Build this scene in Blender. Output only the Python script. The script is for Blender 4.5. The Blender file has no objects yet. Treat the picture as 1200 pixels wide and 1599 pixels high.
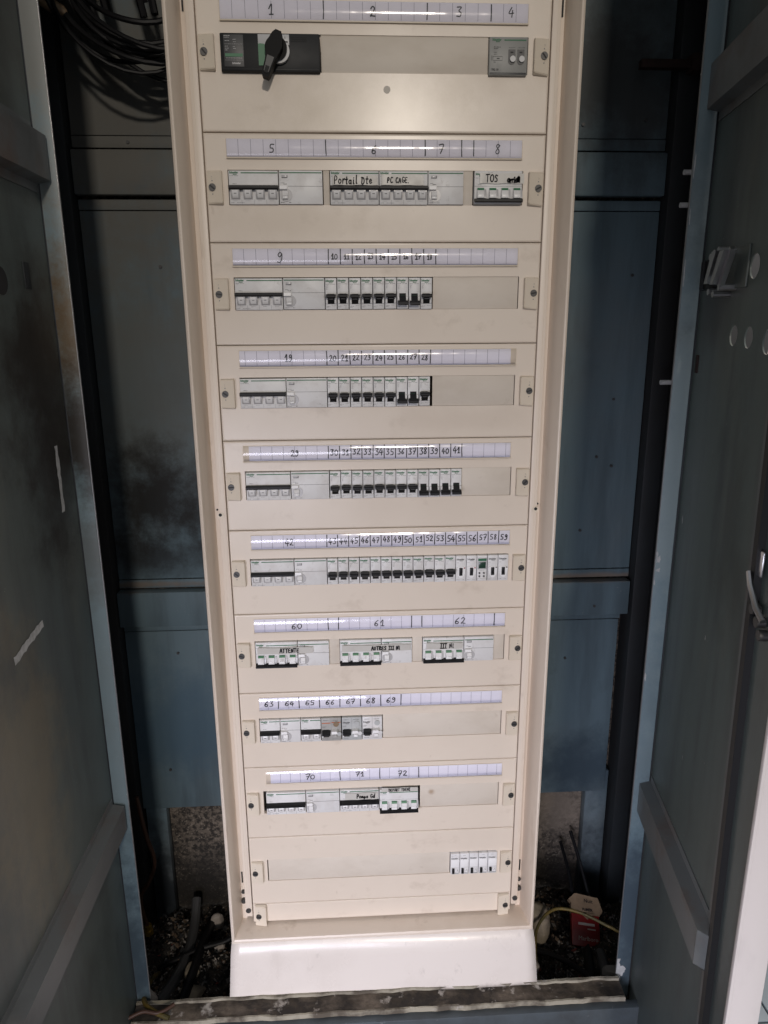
import bpy, bmesh, math, random
from mathutils import Matrix, Vector
random.seed(7)
R = math.radians
ZO = 1.62                       # height of the joint under the top plate above the room floor
scene = bpy.context.scene
COL = scene.collection

# ------------------------------------------------------------------ camera
cx, cy, cz, yaw, pit, rol = -0.05141, -1.13477, -0.27529 + ZO, -0.051623, -0.25573, -0.006626
fwd = Vector((-math.sin(yaw)*math.cos(pit), math.cos(yaw)*math.cos(pit), math.sin(pit)))
rgt = Vector((math.cos(yaw), math.sin(yaw), 0)); upv = rgt.cross(fwd)
r2 = math.cos(rol)*rgt + math.sin(rol)*upv; u2 = -math.sin(rol)*rgt + math.cos(rol)*upv
cam = bpy.data.cameras.new('camera'); cam.sensor_fit = 'HORIZONTAL'; cam.sensor_width = 36; cam.lens = 33.0
cam.clip_start = .02; cam.clip_end = 60
co = bpy.data.objects.new('camera', cam); COL.objects.link(co)
m = Matrix((r2, u2, -fwd)).transposed().to_4x4(); m.translation = (cx, cy, cz); co.matrix_world = m
scene.camera = co

# ------------------------------------------------------------------ light
world = bpy.data.worlds.new('World'); scene.world = world; world.use_nodes = True
bg = world.node_tree.nodes['Background']; bg.inputs[0].default_value = (.92, .95, 1, 1); bg.inputs[1].default_value = .33
def area(name, loc, target, sx, sy, power, col):
    l = bpy.data.lights.new(name, 'AREA'); l.shape = 'RECTANGLE'; l.size = sx; l.size_y = sy; l.energy = power; l.color = col
    o = bpy.data.objects.new(name, l); COL.objects.link(o); o.location = loc
    o.rotation_euler = (Vector(target) - Vector(loc)).to_track_quat('-Z', 'Y').to_euler(); return o
area('ceiling_tube_lamp', (.42, -5.0, ZO + 1.29), (0, 0, ZO - .7), .30, .18, 76, (1, .90, .79))
dl = area('low_soft_light', (-.55, -2.1, ZO - .95), (.05, 0, ZO - 1.70), 1.1, .6, 10, (.84, .83, .97)); dl.data.spread = R(85)  # low cool light inferred from the brighter lower rows; its source is unseen
area('hole_fill_light', (1.9, -.32, ZO + .9), (.85, .45, ZO - .3), .4, .3, 45, (1, .90, .84))  # added, unseen: brightens the wall behind the round holes of the right door
vs = scene.view_settings; vs.view_transform = 'Standard'; vs.look = 'None'; vs.exposure = 0; vs.gamma = 1

# ------------------------------------------------------------------ materials
MAT = {}
def mat(name, col, rough=.5, metal=0, spec=.5, noise=None, bump=None, coat=0, spots=(), vary=0):
    """noise: list of (colour, scale, low, high, amount, stretch) layers mixed over the base colour"""
    m = bpy.data.materials.new(name); m.use_nodes = True; nt = m.node_tree; N = nt.nodes; L = nt.links
    b = N['Principled BSDF']; b.inputs['Roughness'].default_value = rough; b.inputs['Metallic'].default_value = metal
    b.inputs['Specular IOR Level'].default_value = spec; b.inputs['Coat Weight'].default_value = coat; b.inputs['Coat Roughness'].default_value = .2
    b.inputs['Base Color'].default_value = (*col, 1)
    tc = N.new('ShaderNodeNewGeometry')
    cur = None
    for i, (c2, sc, lo, hi, amt, st) in enumerate(noise or []):
        mp = N.new('ShaderNodeMapping'); mp.inputs['Scale'].default_value = st; mp.inputs['Location'].default_value = (i*3.7, i*1.3, i*2.1)
        L.new(tc.outputs['Position'], mp.inputs[0])
        n = N.new('ShaderNodeTexNoise'); n.inputs['Scale'].default_value = sc; n.inputs['Detail'].default_value = 6; n.inputs['Roughness'].default_value = .62
        L.new(mp.outputs[0], n.inputs[0])
        mr = N.new('ShaderNodeMapRange'); mr.inputs[1].default_value = lo; mr.inputs[2].default_value = hi; mr.inputs[4].default_value = amt
        L.new(n.outputs[0], mr.inputs[0])
        mx = N.new('ShaderNodeMix'); mx.data_type = 'RGBA'
        L.new(mr.outputs[0], mx.inputs[0])
        if cur is None: mx.inputs[6].default_value = (*col, 1)
        else: L.new(cur, mx.inputs[6])
        mx.inputs[7].default_value = (*c2, 1); cur = mx.outputs[2]
        if i == 0:
            rr = N.new('ShaderNodeMapRange'); rr.inputs[1].default_value = lo; rr.inputs[2].default_value = hi
            rr.inputs[3].default_value = rough; rr.inputs[4].default_value = min(1, rough + .12)
            L.new(n.outputs[0], rr.inputs[0]); L.new(rr.outputs[0], b.inputs['Roughness'])
    for (c, r, c2, amt) in spots:        # ragged patches in fixed places: soot, burns, smudges, painted light and shade
        sb = N.new('ShaderNodeVectorMath'); sb.operation = 'SUBTRACT'; L.new(tc.outputs['Position'], sb.inputs[0]); sb.inputs[1].default_value = (c[0], c[1], c[2] + ZO)
        dv = N.new('ShaderNodeVectorMath'); dv.operation = 'DIVIDE'; L.new(sb.outputs[0], dv.inputs[0]); dv.inputs[1].default_value = r
        ln = N.new('ShaderNodeVectorMath'); ln.operation = 'LENGTH'; L.new(dv.outputs[0], ln.inputs[0])
        n = N.new('ShaderNodeTexNoise'); n.inputs['Scale'].default_value = 11; n.inputs['Detail'].default_value = 9; n.inputs['Roughness'].default_value = .74; L.new(tc.outputs['Position'], n.inputs[0])
        ad = N.new('ShaderNodeMath'); ad.operation = 'MULTIPLY_ADD'; L.new(n.outputs[0], ad.inputs[0]); ad.inputs[1].default_value = 2.1; L.new(ln.outputs['Value'], ad.inputs[2])
        mr = N.new('ShaderNodeMapRange'); mr.interpolation_type = 'SMOOTHSTEP'; mr.inputs[1].default_value = 2.05; mr.inputs[2].default_value = 1.15; mr.inputs[3].default_value = 0; mr.inputs[4].default_value = amt; L.new(ad.outputs[0], mr.inputs[0])
        mx = N.new('ShaderNodeMix'); mx.data_type = 'RGBA'; L.new(mr.outputs[0], mx.inputs[0])
        if cur is None: mx.inputs[6].default_value = (*col, 1)
        else: L.new(cur, mx.inputs[6])
        mx.inputs[7].default_value = (*c2, 1); cur = mx.outputs[2]
    if vary and cur is not None:         # every sheet or case has aged a little differently
        oi = N.new('ShaderNodeObjectInfo'); hs = N.new('ShaderNodeHueSaturation'); mr = N.new('ShaderNodeMapRange'); mr.inputs[3].default_value = 1 - vary; mr.inputs[4].default_value = 1 + vary*.6
        L.new(oi.outputs['Random'], mr.inputs[0]); L.new(mr.outputs[0], hs.inputs['Value']); L.new(cur, hs.inputs['Color']); cur = hs.outputs[0]
    if cur is not None: L.new(cur, b.inputs['Base Color'])
    if bump:
        n = N.new('ShaderNodeTexNoise'); n.inputs['Scale'].default_value = bump[0]; n.inputs['Detail'].default_value = 3
        L.new(tc.outputs['Position'], n.inputs[0])
        bp = N.new('ShaderNodeBump'); bp.inputs['Strength'].default_value = bump[1]; bp.inputs['Distance'].default_value = bump[2]
        L.new(n.outputs[0], bp.inputs['Height']); L.new(bp.outputs[0], b.inputs['Normal'])
    MAT[name] = m; return m
S1 = (1, 1, 1)
mat('cream', (.72, .63, .53), .36, spec=.5, coat=.22, vary=.05, noise=[((.60, .51, .42), 3.2, .42, .75, .5, S1), ((.40, .32, .24), 15, .60, .80, .5, (1, 1, 1.3)), ((.34, .26, .19), 60, .66, .80, .45, (1, 1, .5))], bump=(420, .14, .0006), spots=[((-.02, 0, .03), (.22, .3, .07), (.50, .42, .31), .5), ((.15, 0, .08), (.14, .3, .05), (.52, .43, .33), .4), ((-.1, 0, -.12), (.2, .3, .03), (.58, .49, .39), .4), ((.13, 0, -.42), (.16, .3, .03), (.58, .49, .40), .35)])
mat('cream_frame', (.72, .63, .535), .38, spec=.45, noise=[((.56, .45, .35), 6, .46, .72, .6, (1, 1, .22)), ((.38, .28, .19), 24, .60, .78, .5, (1, 1, .35))], bump=(420, .10, .0006))
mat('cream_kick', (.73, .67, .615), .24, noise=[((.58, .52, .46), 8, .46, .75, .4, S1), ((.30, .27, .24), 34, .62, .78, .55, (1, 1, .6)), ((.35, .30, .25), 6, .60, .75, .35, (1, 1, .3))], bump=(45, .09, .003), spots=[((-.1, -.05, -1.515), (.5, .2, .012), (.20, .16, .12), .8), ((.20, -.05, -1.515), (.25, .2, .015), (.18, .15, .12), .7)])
mat('blank', (.63, .565, .485), .5, spec=.35, vary=.05, noise=[((.50, .43, .35), 9, .45, .75, .6, (1, 1, 2)), ((.32, .24, .16), 26, .64, .80, .55, S1)], spots=[((.092, 0, -1.115), (.010, .1, .010), (.30, .19, .10), .7)])
mat('lock_plastic', (.68, .60, .49), .42, noise=[((.5, .42, .33), 30, .55, .8, .35, S1)])
mat('white_plastic', (.70, .69, .68), .42, vary=.07, noise=[((.50, .46, .43), 35, .46, .76, .55, S1), ((.24, .21, .18), 85, .60, .76, .5, S1)])
mat('white_bright', (.80, .79, .78), .35)
mat('grey_clear', (.46, .45, .45), .25, noise=[((.33, .32, .31), 60, .45, .7, .4, S1)])
mat('dirty_grey', (.36, .35, .33), .45, noise=[((.22, .21, .19), 50, .4, .7, .6, S1)])
mat('mid_grey', (.44, .45, .44), .45, noise=[((.28, .28, .27), 50, .4, .7, .5, S1)])
mat('black_plastic', (.007, .007, .008), .45, spec=.3, noise=[((.022, .020, .019), 80, .5, .8, .5, S1)])
mat('black_case', (.010, .011, .012), .5, spec=.3, noise=[((.028, .027, .026), 25, .45, .75, .6, S1)])
mat('handle_black', (.006, .006, .006), .6, spec=.18)
mat('dark_slot', (.008, .008, .008), .7)
mat('green_print', (.014, .13, .055), .5)
mat('green_window', (.03, .16, .07), .4)
mat('lcd', (.018, .05, .032), .2)
mat('orange_print', (.45, .11, .03), .5)
mat('red_led', (.35, .02, .02), .4)
mat('print_grey', (.22, .22, .22), .6)
mat('print_dark', (.06, .06, .06), .6)
mat('print_line', (.22, .21, .26), .6)
mat('paper', (.75, .735, .79), .65, noise=[((.66, .64, .71), 12, .45, .75, .5, S1)])
mat('holder', (.66, .58, .47), .4)
mat('ink', (.010, .009, .012), .5, spec=.2)
mat('tape', (.54, .52, .48), .35, noise=[((.44, .41, .37), 40, .42, .72, .6, S1)])
mat('device_grey', (.27, .27, .255), .45, noise=[((.2, .2, .19), 60, .5, .8, .5, S1)])
mat('button_grey', (.52, .52, .52), .35)
mat('dark_grey', (.055, .055, .055), .45)
mat('screw_metal', (.09, .088, .085), .5, .7)
mat('bare_metal', (.50, .50, .50), .38, .8, noise=[((.25, .22, .2), 60, .5, .75, .5, S1)])
mat('steel', (.55, .55, .56), .3, 1)
BLUE = (.085, .135, .165)
mat('blue_back', (.125, .178, .205), .42, noise=[((.16, .165, .16), 2.0, .45, .66, .6, (1, 1, .7)), ((.035, .036, .036), 3.3, .57, .76, .6, (1, 1, .8)), ((.065, .085, .097), 22, .46, .66, .5, (1, 1, .12)), ((.26, .27, .27), 150, .66, .74, .5, S1)], bump=(300, .05, .0006), spots=[((-.45, .3, .10), (.45, .2, .45), (.155, .145, .125), .85), ((-.46, .3, -.35), (.35, .2, .40), (.12, .125, .115), .7), ((-.44, .3, -.62), (.16, .2, .16), (.016, .014, .013), .9), ((-.44, .3, -.74), (.30, .2, .07), (.022, .020, .02), .75), ((.45, .3, .16), (.30, .2, .22), (.05, .05, .048), .8), ((-.5, .28, -.80), (.5, .2, .012), (.20, .15, .11), .7), ((.5, .28, -.805), (.5, .2, .010), (.22, .17, .13), .8), ((-.45, .3, -1.12), (.35, .2, .22), (.072, .122, .165), .8), ((-.51, .31, -1.58), (.12, .1, .22), (.018, .022, .028), .95), ((.53, .31, -1.62), (.12, .1, .22), (.02, .026, .034), .9), ((.5, .3, -1.28), (.25, .1, .12), (.045, .068, .09), .8), ((.36, .3, -1.1), (.06, .1, .3), (.05, .07, .075), .7)])  # includes painted shade: enclosure's shadow on its right, and the dim upper right
mat('blue_side', (.022, .027, .031), .6, noise=[((.012, .011, .011), 3, .38, .6, .9, (1, 1, .5))])  # interior shade of the side walls painted in as near-black blue
mat('blue_jamb', (.165, .235, .265), .42, noise=[((.14, .155, .155), 2.2, .45, .65, .6, (1, 1, .8)), ((.30, .33, .33), 90, .62, .8, .4, S1)], bump=(300, .06, .0006), spots=[((-.46, -.05, .15), (.2, .2, .42), (.21, .205, .185), .85), ((-.455, -.05, -.27), (.16, .2, .17), (.105, .062, .022), .95), ((-.455, -.05, -.43), (.16, .2, .17), (.020, .015, .011), .97), ((-.46, -.05, -.62), (.2, .2, .12), (.10, .10, .095), .7), ((.47, -.05, -.285), (.06, .2, .030), (.03, .03, .03), .8), ((.47, -.05, -.45), (.10, .2, .55), (.27, .33, .335), .85), ((.47, -.05, -1.35), (.2, .2, .30), (.045, .065, .085), .9), ((-.47, -.05, -1.40), (.2, .2, .32), (.03, .045, .06), .9)])  # right jamb's long pale patch paints in missing light over slightly paler paint
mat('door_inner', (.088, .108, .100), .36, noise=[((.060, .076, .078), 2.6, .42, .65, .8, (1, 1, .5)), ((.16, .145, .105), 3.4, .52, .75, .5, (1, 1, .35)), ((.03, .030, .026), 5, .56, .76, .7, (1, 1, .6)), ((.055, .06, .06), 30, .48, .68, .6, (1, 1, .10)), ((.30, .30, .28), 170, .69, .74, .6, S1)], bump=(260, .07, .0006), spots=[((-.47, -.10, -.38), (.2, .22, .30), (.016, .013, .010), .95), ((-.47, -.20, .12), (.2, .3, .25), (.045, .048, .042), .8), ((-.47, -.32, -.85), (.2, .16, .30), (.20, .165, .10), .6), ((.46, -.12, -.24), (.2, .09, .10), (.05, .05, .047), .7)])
mat('stiffener', (.120, .128, .128), .38, noise=[((.12, .07, .05), 9, .50, .70, .65, S1), ((.05, .052, .052), 6, .52, .74, .65, S1), ((.28, .26, .24), 120, .68, .74, .5, S1)], bump=(260, .06, .0006))
mat('door_edge', (.66, .61, .58), .3, noise=[((.45, .42, .40), 14, .52, .78, .4, (1, 1, .4))])
mat('rubber', (.008, .008, .008), .55)
mat('chip', (.50, .50, .49), .7, noise=[((.3, .3, .28), 120, .4, .7, .7, S1)])
mat('sill_dirty', (.15, .12, .09), .7, noise=[((.018, .014, .011), 9, .40, .54, .96, (1, 1.6, 1)), ((.52, .48, .43), 20, .60, .66, .9, (1, 1, 1)), ((.06, .045, .03), 70, .45, .7, .7, S1), ((.25, .09, .06), 25, .68, .74, .5, S1)], bump=(90, .5, .003))
mat('sill_lip', (.34, .31, .24), .7, noise=[((.07, .055, .04), 16, .42, .60, .9, S1), ((.5, .47, .42), 40, .62, .7, .6, S1)], bump=(90, .4, .002))
mat('sill_blue', (.07, .085, .095), .5, noise=[((.03, .03, .03), 9, .45, .7, .7, S1), ((.3, .3, .29), 50, .68, .78, .6, S1)])
mat('concrete', (.20, .165, .13), .9, noise=[((.03, .026, .022), 5.0, .40, .60, .85, S1), ((.022, .019, .017), 90, .44, .56, .9, S1), ((.30, .26, .21), 190, .57, .66, .7, S1)], bump=(90, .6, .004), spots=[((-.42, .33, -1.60), (.22, .2, .17), (.018, .016, .014), .9), ((.42, .33, -1.62), (.20, .2, .08), (.02, .017, .015), .8), ((.45, .33, -1.42), (.10, .2, .16), (.25, .205, .16), .8), ((.36, .33, -1.5), (.06, .2, .3), (.02, .018, .016), .9)])
mat('plaster', (.72, .62, .57), .8, noise=[((.62, .53, .48), 3, .4, .7, .5, S1)])
mat('soot', (.022, .019, .016), .9, noise=[((.11, .09, .07), 30, .48, .66, .8, S1), ((.26, .22, .18), 110, .60, .70, .85, S1)], bump=(120, .8, .006))
mat('chip_black', (.013, .012, .012), .5)
mat('chip_brown', (.11, .075, .05), .8)
mat('chip_grey', (.20, .185, .17), .8)
mat('chip_pale', (.42, .37, .33), .8)
mat('chip_red', (.25, .04, .03), .6)
mat('cable_black', (.009, .009, .010), .5, spec=.25)
mat('wire_yellow', (.12, .08, .014), .55, noise=[((.04, .04, .013), 30, .40, .56, .75, S1)])
mat('wire_copper', (.055, .024, .013), .6)
mat('wire_grey', (.07, .07, .07), .6)
mat('brass', (.45, .30, .06), .4, .7)
mat('pack_red', (.22, .012, .012), .4, noise=[((.09, .008, .008), 30, .5, .75, .5, S1)])
mat('pack_cream', (.25, .175, .105), .55, noise=[((.14, .09, .05), 30, .44, .68, .7, S1)])
mat('rust', (.028, .011, .008), .8, noise=[((.012, .008, .007), 20, .45, .7, .7, S1)])
mat('round_mark', (.50, .46, .40), .5)
mat('tile', (.20, .25, .28), .3, noise=[((.15, .19, .22), 5, .45, .7, .6, S1)])
mat('grout', (.03, .03, .033), .9)
mat('stone', (.30, .25, .18), .9, noise=[((.12, .10, .075), 22, .42, .64, .8, S1)], bump=(60, .6, .004))
# the clear cover over the paper labels
m = bpy.data.materials.new('clear_cover'); m.use_nodes = True; nt = m.node_tree; nt.nodes.clear()
o_ = nt.nodes.new('ShaderNodeOutputMaterial'); mx = nt.nodes.new('ShaderNodeMixShader'); tr = nt.nodes.new('ShaderNodeBsdfTransparent')
gl = nt.nodes.new('ShaderNodeBsdfGlossy'); gl.inputs['Roughness'].default_value = .115; tr.inputs[0].default_value = (.96, .96, .97, 1)
fr = nt.nodes.new('ShaderNodeFresnel'); fr.inputs[0].default_value = 1.75
gg = nt.nodes.new('ShaderNodeNewGeometry'); mp = nt.nodes.new('ShaderNodeMapping'); mp.inputs['Scale'].default_value = (13, 0, 1.5); nn = nt.nodes.new('ShaderNodeTexNoise'); nn.inputs['Scale'].default_value = 1; nn.inputs['Detail'].default_value = 2
bp = nt.nodes.new('ShaderNodeBump'); bp.inputs['Strength'].default_value = .40; bp.inputs['Distance'].default_value = .006
nt.links.new(gg.outputs['Position'], mp.inputs[0]); nt.links.new(mp.outputs[0], nn.inputs[0]); nt.links.new(nn.outputs[0], bp.inputs['Height']); nt.links.new(bp.outputs[0], gl.inputs['Normal'])
nt.links.new(fr.outputs[0], mx.inputs[0]); nt.links.new(tr.outputs[0], mx.inputs[1]); nt.links.new(gl.outputs[0], mx.inputs[2]); nt.links.new(mx.outputs[0], o_.inputs[0])
MAT['clear_cover'] = m

# ------------------------------------------------------------------ mesh helpers
class MB:
    def __init__(s): s.v = []; s.f = []; s.mi = []; s.cur = 0
    def add(s, vs, fs):
        n = len(s.v); s.v += [tuple(p) for p in vs]; s.f += [tuple(i + n for i in f) for f in fs]; s.mi += [s.cur]*len(fs); return s
    def box(s, x0, x1, y0, y1, z0, z1, bev=0, seg=2):
        P = [(x, y, z) for x in (x0, x1) for y in (y0, y1) for z in (z0, z1)]
        F = [(0, 1, 3, 2), (4, 6, 7, 5), (0, 4, 5, 1), (2, 3, 7, 6), (0, 2, 6, 4), (1, 5, 7, 3)]
        if not bev: return s.add(P, F)
        b = bmesh.new(); V = [b.verts.new(p) for p in P]
        for f in F: b.faces.new([V[i] for i in f])
        bmesh.ops.bevel(b, geom=list(b.edges), offset=bev, segments=seg, affect='EDGES', profile=.5)
        b.verts.index_update(); s.add([v.co[:] for v in b.verts], [[v.index for v in f.verts] for f in b.faces]); b.free(); return s
    def prism(s, pts, axis, a0, a1):
        """closed polygon pts (two coordinates) extruded along axis"""
        def p3(p, a): return (a, p[0], p[1]) if axis == 'x' else (p[0], a, p[1]) if axis == 'y' else (p[0], p[1], a)
        n = len(pts)
        return s.add([p3(p, a0) for p in pts] + [p3(p, a1) for p in pts],
                     [tuple(range(n)), tuple(range(2*n - 1, n - 1, -1))] + [(i, i + n, (i + 1) % n + n, (i + 1) % n) for i in range(n)])
    def cyl(s, c, axis, r, d0, d1, n=20, r1=None):
        r1 = r if r1 is None else r1; P = []
        for a, rr in ((d0, r), (d1, r1)):
            for i in range(n):
                t = 2*math.pi*i/n; u, w = rr*math.cos(t), rr*math.sin(t)
                P.append((a, c[0] + u, c[1] + w) if axis == 'x' else (c[0] + u, a, c[1] + w) if axis == 'y' else (c[0] + u, c[1] + w, a))
        return s.add(P, [tuple(range(n)), tuple(range(2*n - 1, n - 1, -1))] + [(i, i + n, (i + 1) % n + n, (i + 1) % n) for i in range(n)])
    def tube(s, pts, r, n=8):
        pts = [Vector(p) for p in pts]; rings = []; up = Vector((.13, .31, .94)).normalized()
        for i, p in enumerate(pts):
            t = (pts[min(i + 1, len(pts) - 1)] - pts[max(i - 1, 0)]).normalized()
            a = t.cross(up); a = a.normalized() if a.length > 1e-4 else Vector((1, 0, 0)); b = t.cross(a)
            rr = r[i] if isinstance(r, (list, tuple)) else r
            rings += [p + rr*(math.cos(2*math.pi*k/n)*a + math.sin(2*math.pi*k/n)*b) for k in range(n)]
        m = len(pts); F = [tuple(range(n)), tuple(range(n*m - 1, n*(m - 1) - 1, -1))]
        for i in range(m - 1):
            for k in range(n): F.append((i*n + k, i*n + (k + 1) % n, (i + 1)*n + (k + 1) % n, (i + 1)*n + k))
        return s.add(rings, F)
    def ribbon(s, pts, w, y):
        """flat pen stroke on the plane Y = y, facing -Y"""
        n = len(pts)
        if n < 2: return s
        P = []
        for i, (x, z) in enumerate(pts):
            a = pts[max(i - 1, 0)]; b = pts[min(i + 1, n - 1)]
            dx, dz = b[0] - a[0], b[1] - a[1]; l = math.hypot(dx, dz) or 1
            nx, nz = -dz/l*w/2, dx/l*w/2
            if i == 0: x -= dx/l*w*.4; z -= dz/l*w*.4
            if i == n - 1: x += dx/l*w*.4; z += dz/l*w*.4
            P += [(x + nx, y, z + nz), (x - nx, y, z - nz)]
        return s.add(P, [(2*i, 2*i + 1, 2*i + 3, 2*i + 2) for i in range(n - 1)])
    def rect(s, x0, x1, z0, z1, y): return s.add([(x0, y, z0), (x1, y, z0), (x1, y, z1), (x0, y, z1)], [(0, 1, 2, 3)])
    def mesh(s, name, mats, smooth=True, ang=35):
        me = bpy.data.meshes.new(name); me.from_pydata(s.v, [], s.f)
        b = bmesh.new(); b.from_mesh(me); bmesh.ops.recalc_face_normals(b, faces=list(b.faces)); b.to_mesh(me); b.free()
        for k in (mats if isinstance(mats, (list, tuple)) else [mats]): me.materials.append(MAT[k])
        if any(s.mi): me.polygons.foreach_set('material_index', s.mi)
        if smooth: me.shade_smooth(); me.set_sharp_from_angle(angle=R(ang))
        me.update(); return me
def spline(P, k=5):
    """Catmull-Rom through the points"""
    P = [Vector(p) for p in P]; out = []
    for i in range(len(P) - 1):
        a, b, c, d = P[max(i - 1, 0)], P[i], P[i + 1], P[min(i + 2, len(P) - 1)]
        for j in range(k):
            t = j/k; out.append(.5*((2*b) + (c - a)*t + (2*a - 5*b + 4*c - d)*t*t + (3*b - a - 3*c + d)*t**3))
    return out + [P[-1]]
def link(name, data, parent=None, loc=None, rotz=None):
    o = bpy.data.objects.new(name, data); COL.objects.link(o)
    if parent: o.parent = parent
    if loc is not None: o.location = loc
    if rotz: o.rotation_euler = (0, 0, rotz)
    return o
def tag(o, label=None, cat=None, group=None, kind=None):
    if label: o['label'] = words(label)
    if cat: o['category'] = cat
    if group: o['group'] = group
    if kind: o['kind'] = kind
    return o
def thing(name, label, cat, loc=(0, 0, 0), rotz=0, group=None): return tag(link(name, None, None, loc, rotz), label, cat, group)
def part(name, mb, mats, parent, loc=None, **k): return link(name, mb.mesh(name, mats, **k), parent, loc)
def words(t):
    def w(n):
        n = int(n); a = 'zero one two three four five six seven eight nine ten eleven twelve thirteen fourteen fifteen sixteen seventeen eighteen nineteen'.split()
        b = '. . twenty thirty forty fifty sixty seventy'.split()
        return a[n] if n < 20 else b[n//10] + ('-' + a[n % 10] if n % 10 else '')
    return ' '.join(w(q) if q.isdigit() else q for q in t.split())
def text_mesh(txt, size, matname, offs=0, sx=1):
    c = bpy.data.curves.new('t', 'FONT'); c.body = txt; c.size = size; c.resolution_u = 2; c.offset = offs
    o = bpy.data.objects.new('t', c); COL.objects.link(o); bpy.context.view_layer.update()
    me = bpy.data.meshes.new_from_object(o.evaluated_get(bpy.context.evaluated_depsgraph_get())); bpy.data.objects.remove(o)
    me.transform(Matrix.Diagonal((sx, 1, 1, 1))); me.transform(Matrix.Rotation(math.pi/2, 4, 'X')); me.materials.clear(); me.materials.append(MAT[matname]); me.name = 'lettering'; return me

# ------------------------------------------------------------------ handwriting (pen strokes on a unit box)
def oval(cx, cy, rx, ry, a0=90, a1=450, n=9): return [(cx + rx*math.cos(R(a0 + (a1 - a0)*i/n)), cy + ry*math.sin(R(a0 + (a1 - a0)*i/n))) for i in range(n + 1)]
G = {'0': [oval(.3, .45, .28, .42)], '1': [[(.05, .55), (.32, .98), (.30, .02)], [(.12, .03), (.5, .04)]], '2': [[(.06, .78), (.25, .98), (.48, .80), (.30, .40), (.04, .06), (.2, .10), (.58, .04)]],
     '3': [[(.05, .95), (.52, .95), (.26, .58), (.52, .42), (.42, .08), (.05, .08)]], '4': [[(.34, 1), (.04, .38), (.60, .42)], [(.44, .70), (.40, 0)]],
     '5': [[(.55, .95), (.16, .95), (.12, .56), (.46, .50), (.46, .12), (.06, .06)]], '6': [[(.50, .95), (.14, .55), (.08, .14), (.36, .03), (.48, .26), (.30, .42), (.10, .28)]],
     '7': [[(.04, .90), (.56, .94), (.24, .02)], [(.14, .48), (.50, .52)]], '8': [[(.48, .84), (.28, .98), (.12, .78), (.44, .36), (.38, .06), (.16, .06), (.12, .32), (.48, .84)]],
     '9': [[(.50, .82), (.28, .96), (.12, .72), (.30, .52), (.50, .80), (.48, .28), (.30, .02), (.04, .06)]],
     'A': [[(0, 0), (.28, 1), (.56, 0)], [(.10, .36), (.48, .38)]], 'B': [[(.06, 0), (.06, 1), (.45, .8), (.1, .52), (.5, .28), (.06, 0)]], 'C': [[(.52, .88), (.22, .94), (.06, .45), (.24, .04), (.54, .12)]],
     'D': [[(.1, .9), (.08, .04), (.42, .10), (.52, .5), (.36, .86), (-.02, .92)]], 'E': [[(.5, .95), (.08, .9), (.08, .08), (.52, .06)], [(.08, .5), (.42, .52)]],
     'G': [[(.52, .86), (.2, .94), (.06, .42), (.24, .04), (.52, .16), (.5, .44), (.3, .44)]], 'H': [[(.06, 0), (.06, 1)], [(.5, 0), (.5, 1)], [(.06, .5), (.5, .52)]], 'I': [[(.2, 0), (.2, 1)], [(.02, 1), (.4, 1)], [(.02, 0), (.4, 0)]],
     'K': [[(.08, 0), (.08, 1)], [(.5, .95), (.1, .45), (.52, .02)]], 'M': [[(.02, 0), (.12, .95), (.3, .35), (.5, .95), (.58, 0)]], 'N': [[(.06, 0), (.1, .95), (.48, .05), (.54, 1)]],
     'O': [oval(.28, .48, .27, .42)], 'P': [[(.1, 0), (.12, .95), (.48, .86), (.42, .5), (.1, .46)]], 'R': [[(.08, 0), (.1, .95), (.46, .84), (.4, .54), (.12, .48), (.52, .02)]],
     'S': [[(.5, .86), (.22, .96), (.1, .7), (.42, .42), (.4, .08), (.06, .08)]], 'T': [[(0, .95), (.56, .98)], [(.28, .95), (.27, .02)]], 'U': [[(.06, .95), (.08, .2), (.28, .02), (.48, .2), (.5, .95)]],
     'a': [oval(.22, .28, .19, .24), [(.42, .52), (.42, .06), (.5, .02)]], 'd': [oval(.22, .28, .19, .24), [(.42, 1), (.42, .04)]], 'e': [[(.08, .28), (.40, .34), (.26, .54), (.06, .28), (.22, .02), (.44, .12)]],
     'i': [[(.14, .54), (.14, .04), (.24, .02)], [(.13, .80), (.16, .86)]], 'l': [[(.14, 1), (.13, .06), (.24, .02)]], 'm': [[(.02, .02), (.04, .5), (.06, .36), (.2, .52), (.24, .04), (.26, .38), (.4, .52), (.46, .02)]],
     'o': [oval(.22, .28, .2, .25)], 'p': [[(.08, .5), (.06, -.35)], oval(.26, .26, .19, .24)], 'r': [[(.08, .52), (.1, .02)], [(.1, .32), (.3, .54), (.4, .46)]],
     't': [[(.18, .95), (.16, .1), (.3, .03)], [(0, .62), (.38, .64)]], '.': [[(.08, .02), (.12, .05)]], '-': [[(.05, .4), (.4, .42)]], ' ': [], '|': [[(.05, -.1), (.05, 1.05)]],
     '#': [[(.0, .1), (.05, .9), (.12, .1), (.18, .95), (.24, .05), (.3, .9), (.36, .1), (.42, .92), (.48, .08)], [(0, .2), (.5, .25), (0, .5), (.5, .55), (0, .8), (.5, .8)]]}
WD = {'1': .46, 'I': .42, 'i': .3, 'l': .3, 't': .4, 'r': .42, '.': .25, '-': .5, ' ': .42, 'a': .54, 'd': .54, 'e': .5, 'o': .5, 'p': .52, 'm': .56, '#': .56, '|': .2}
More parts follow.
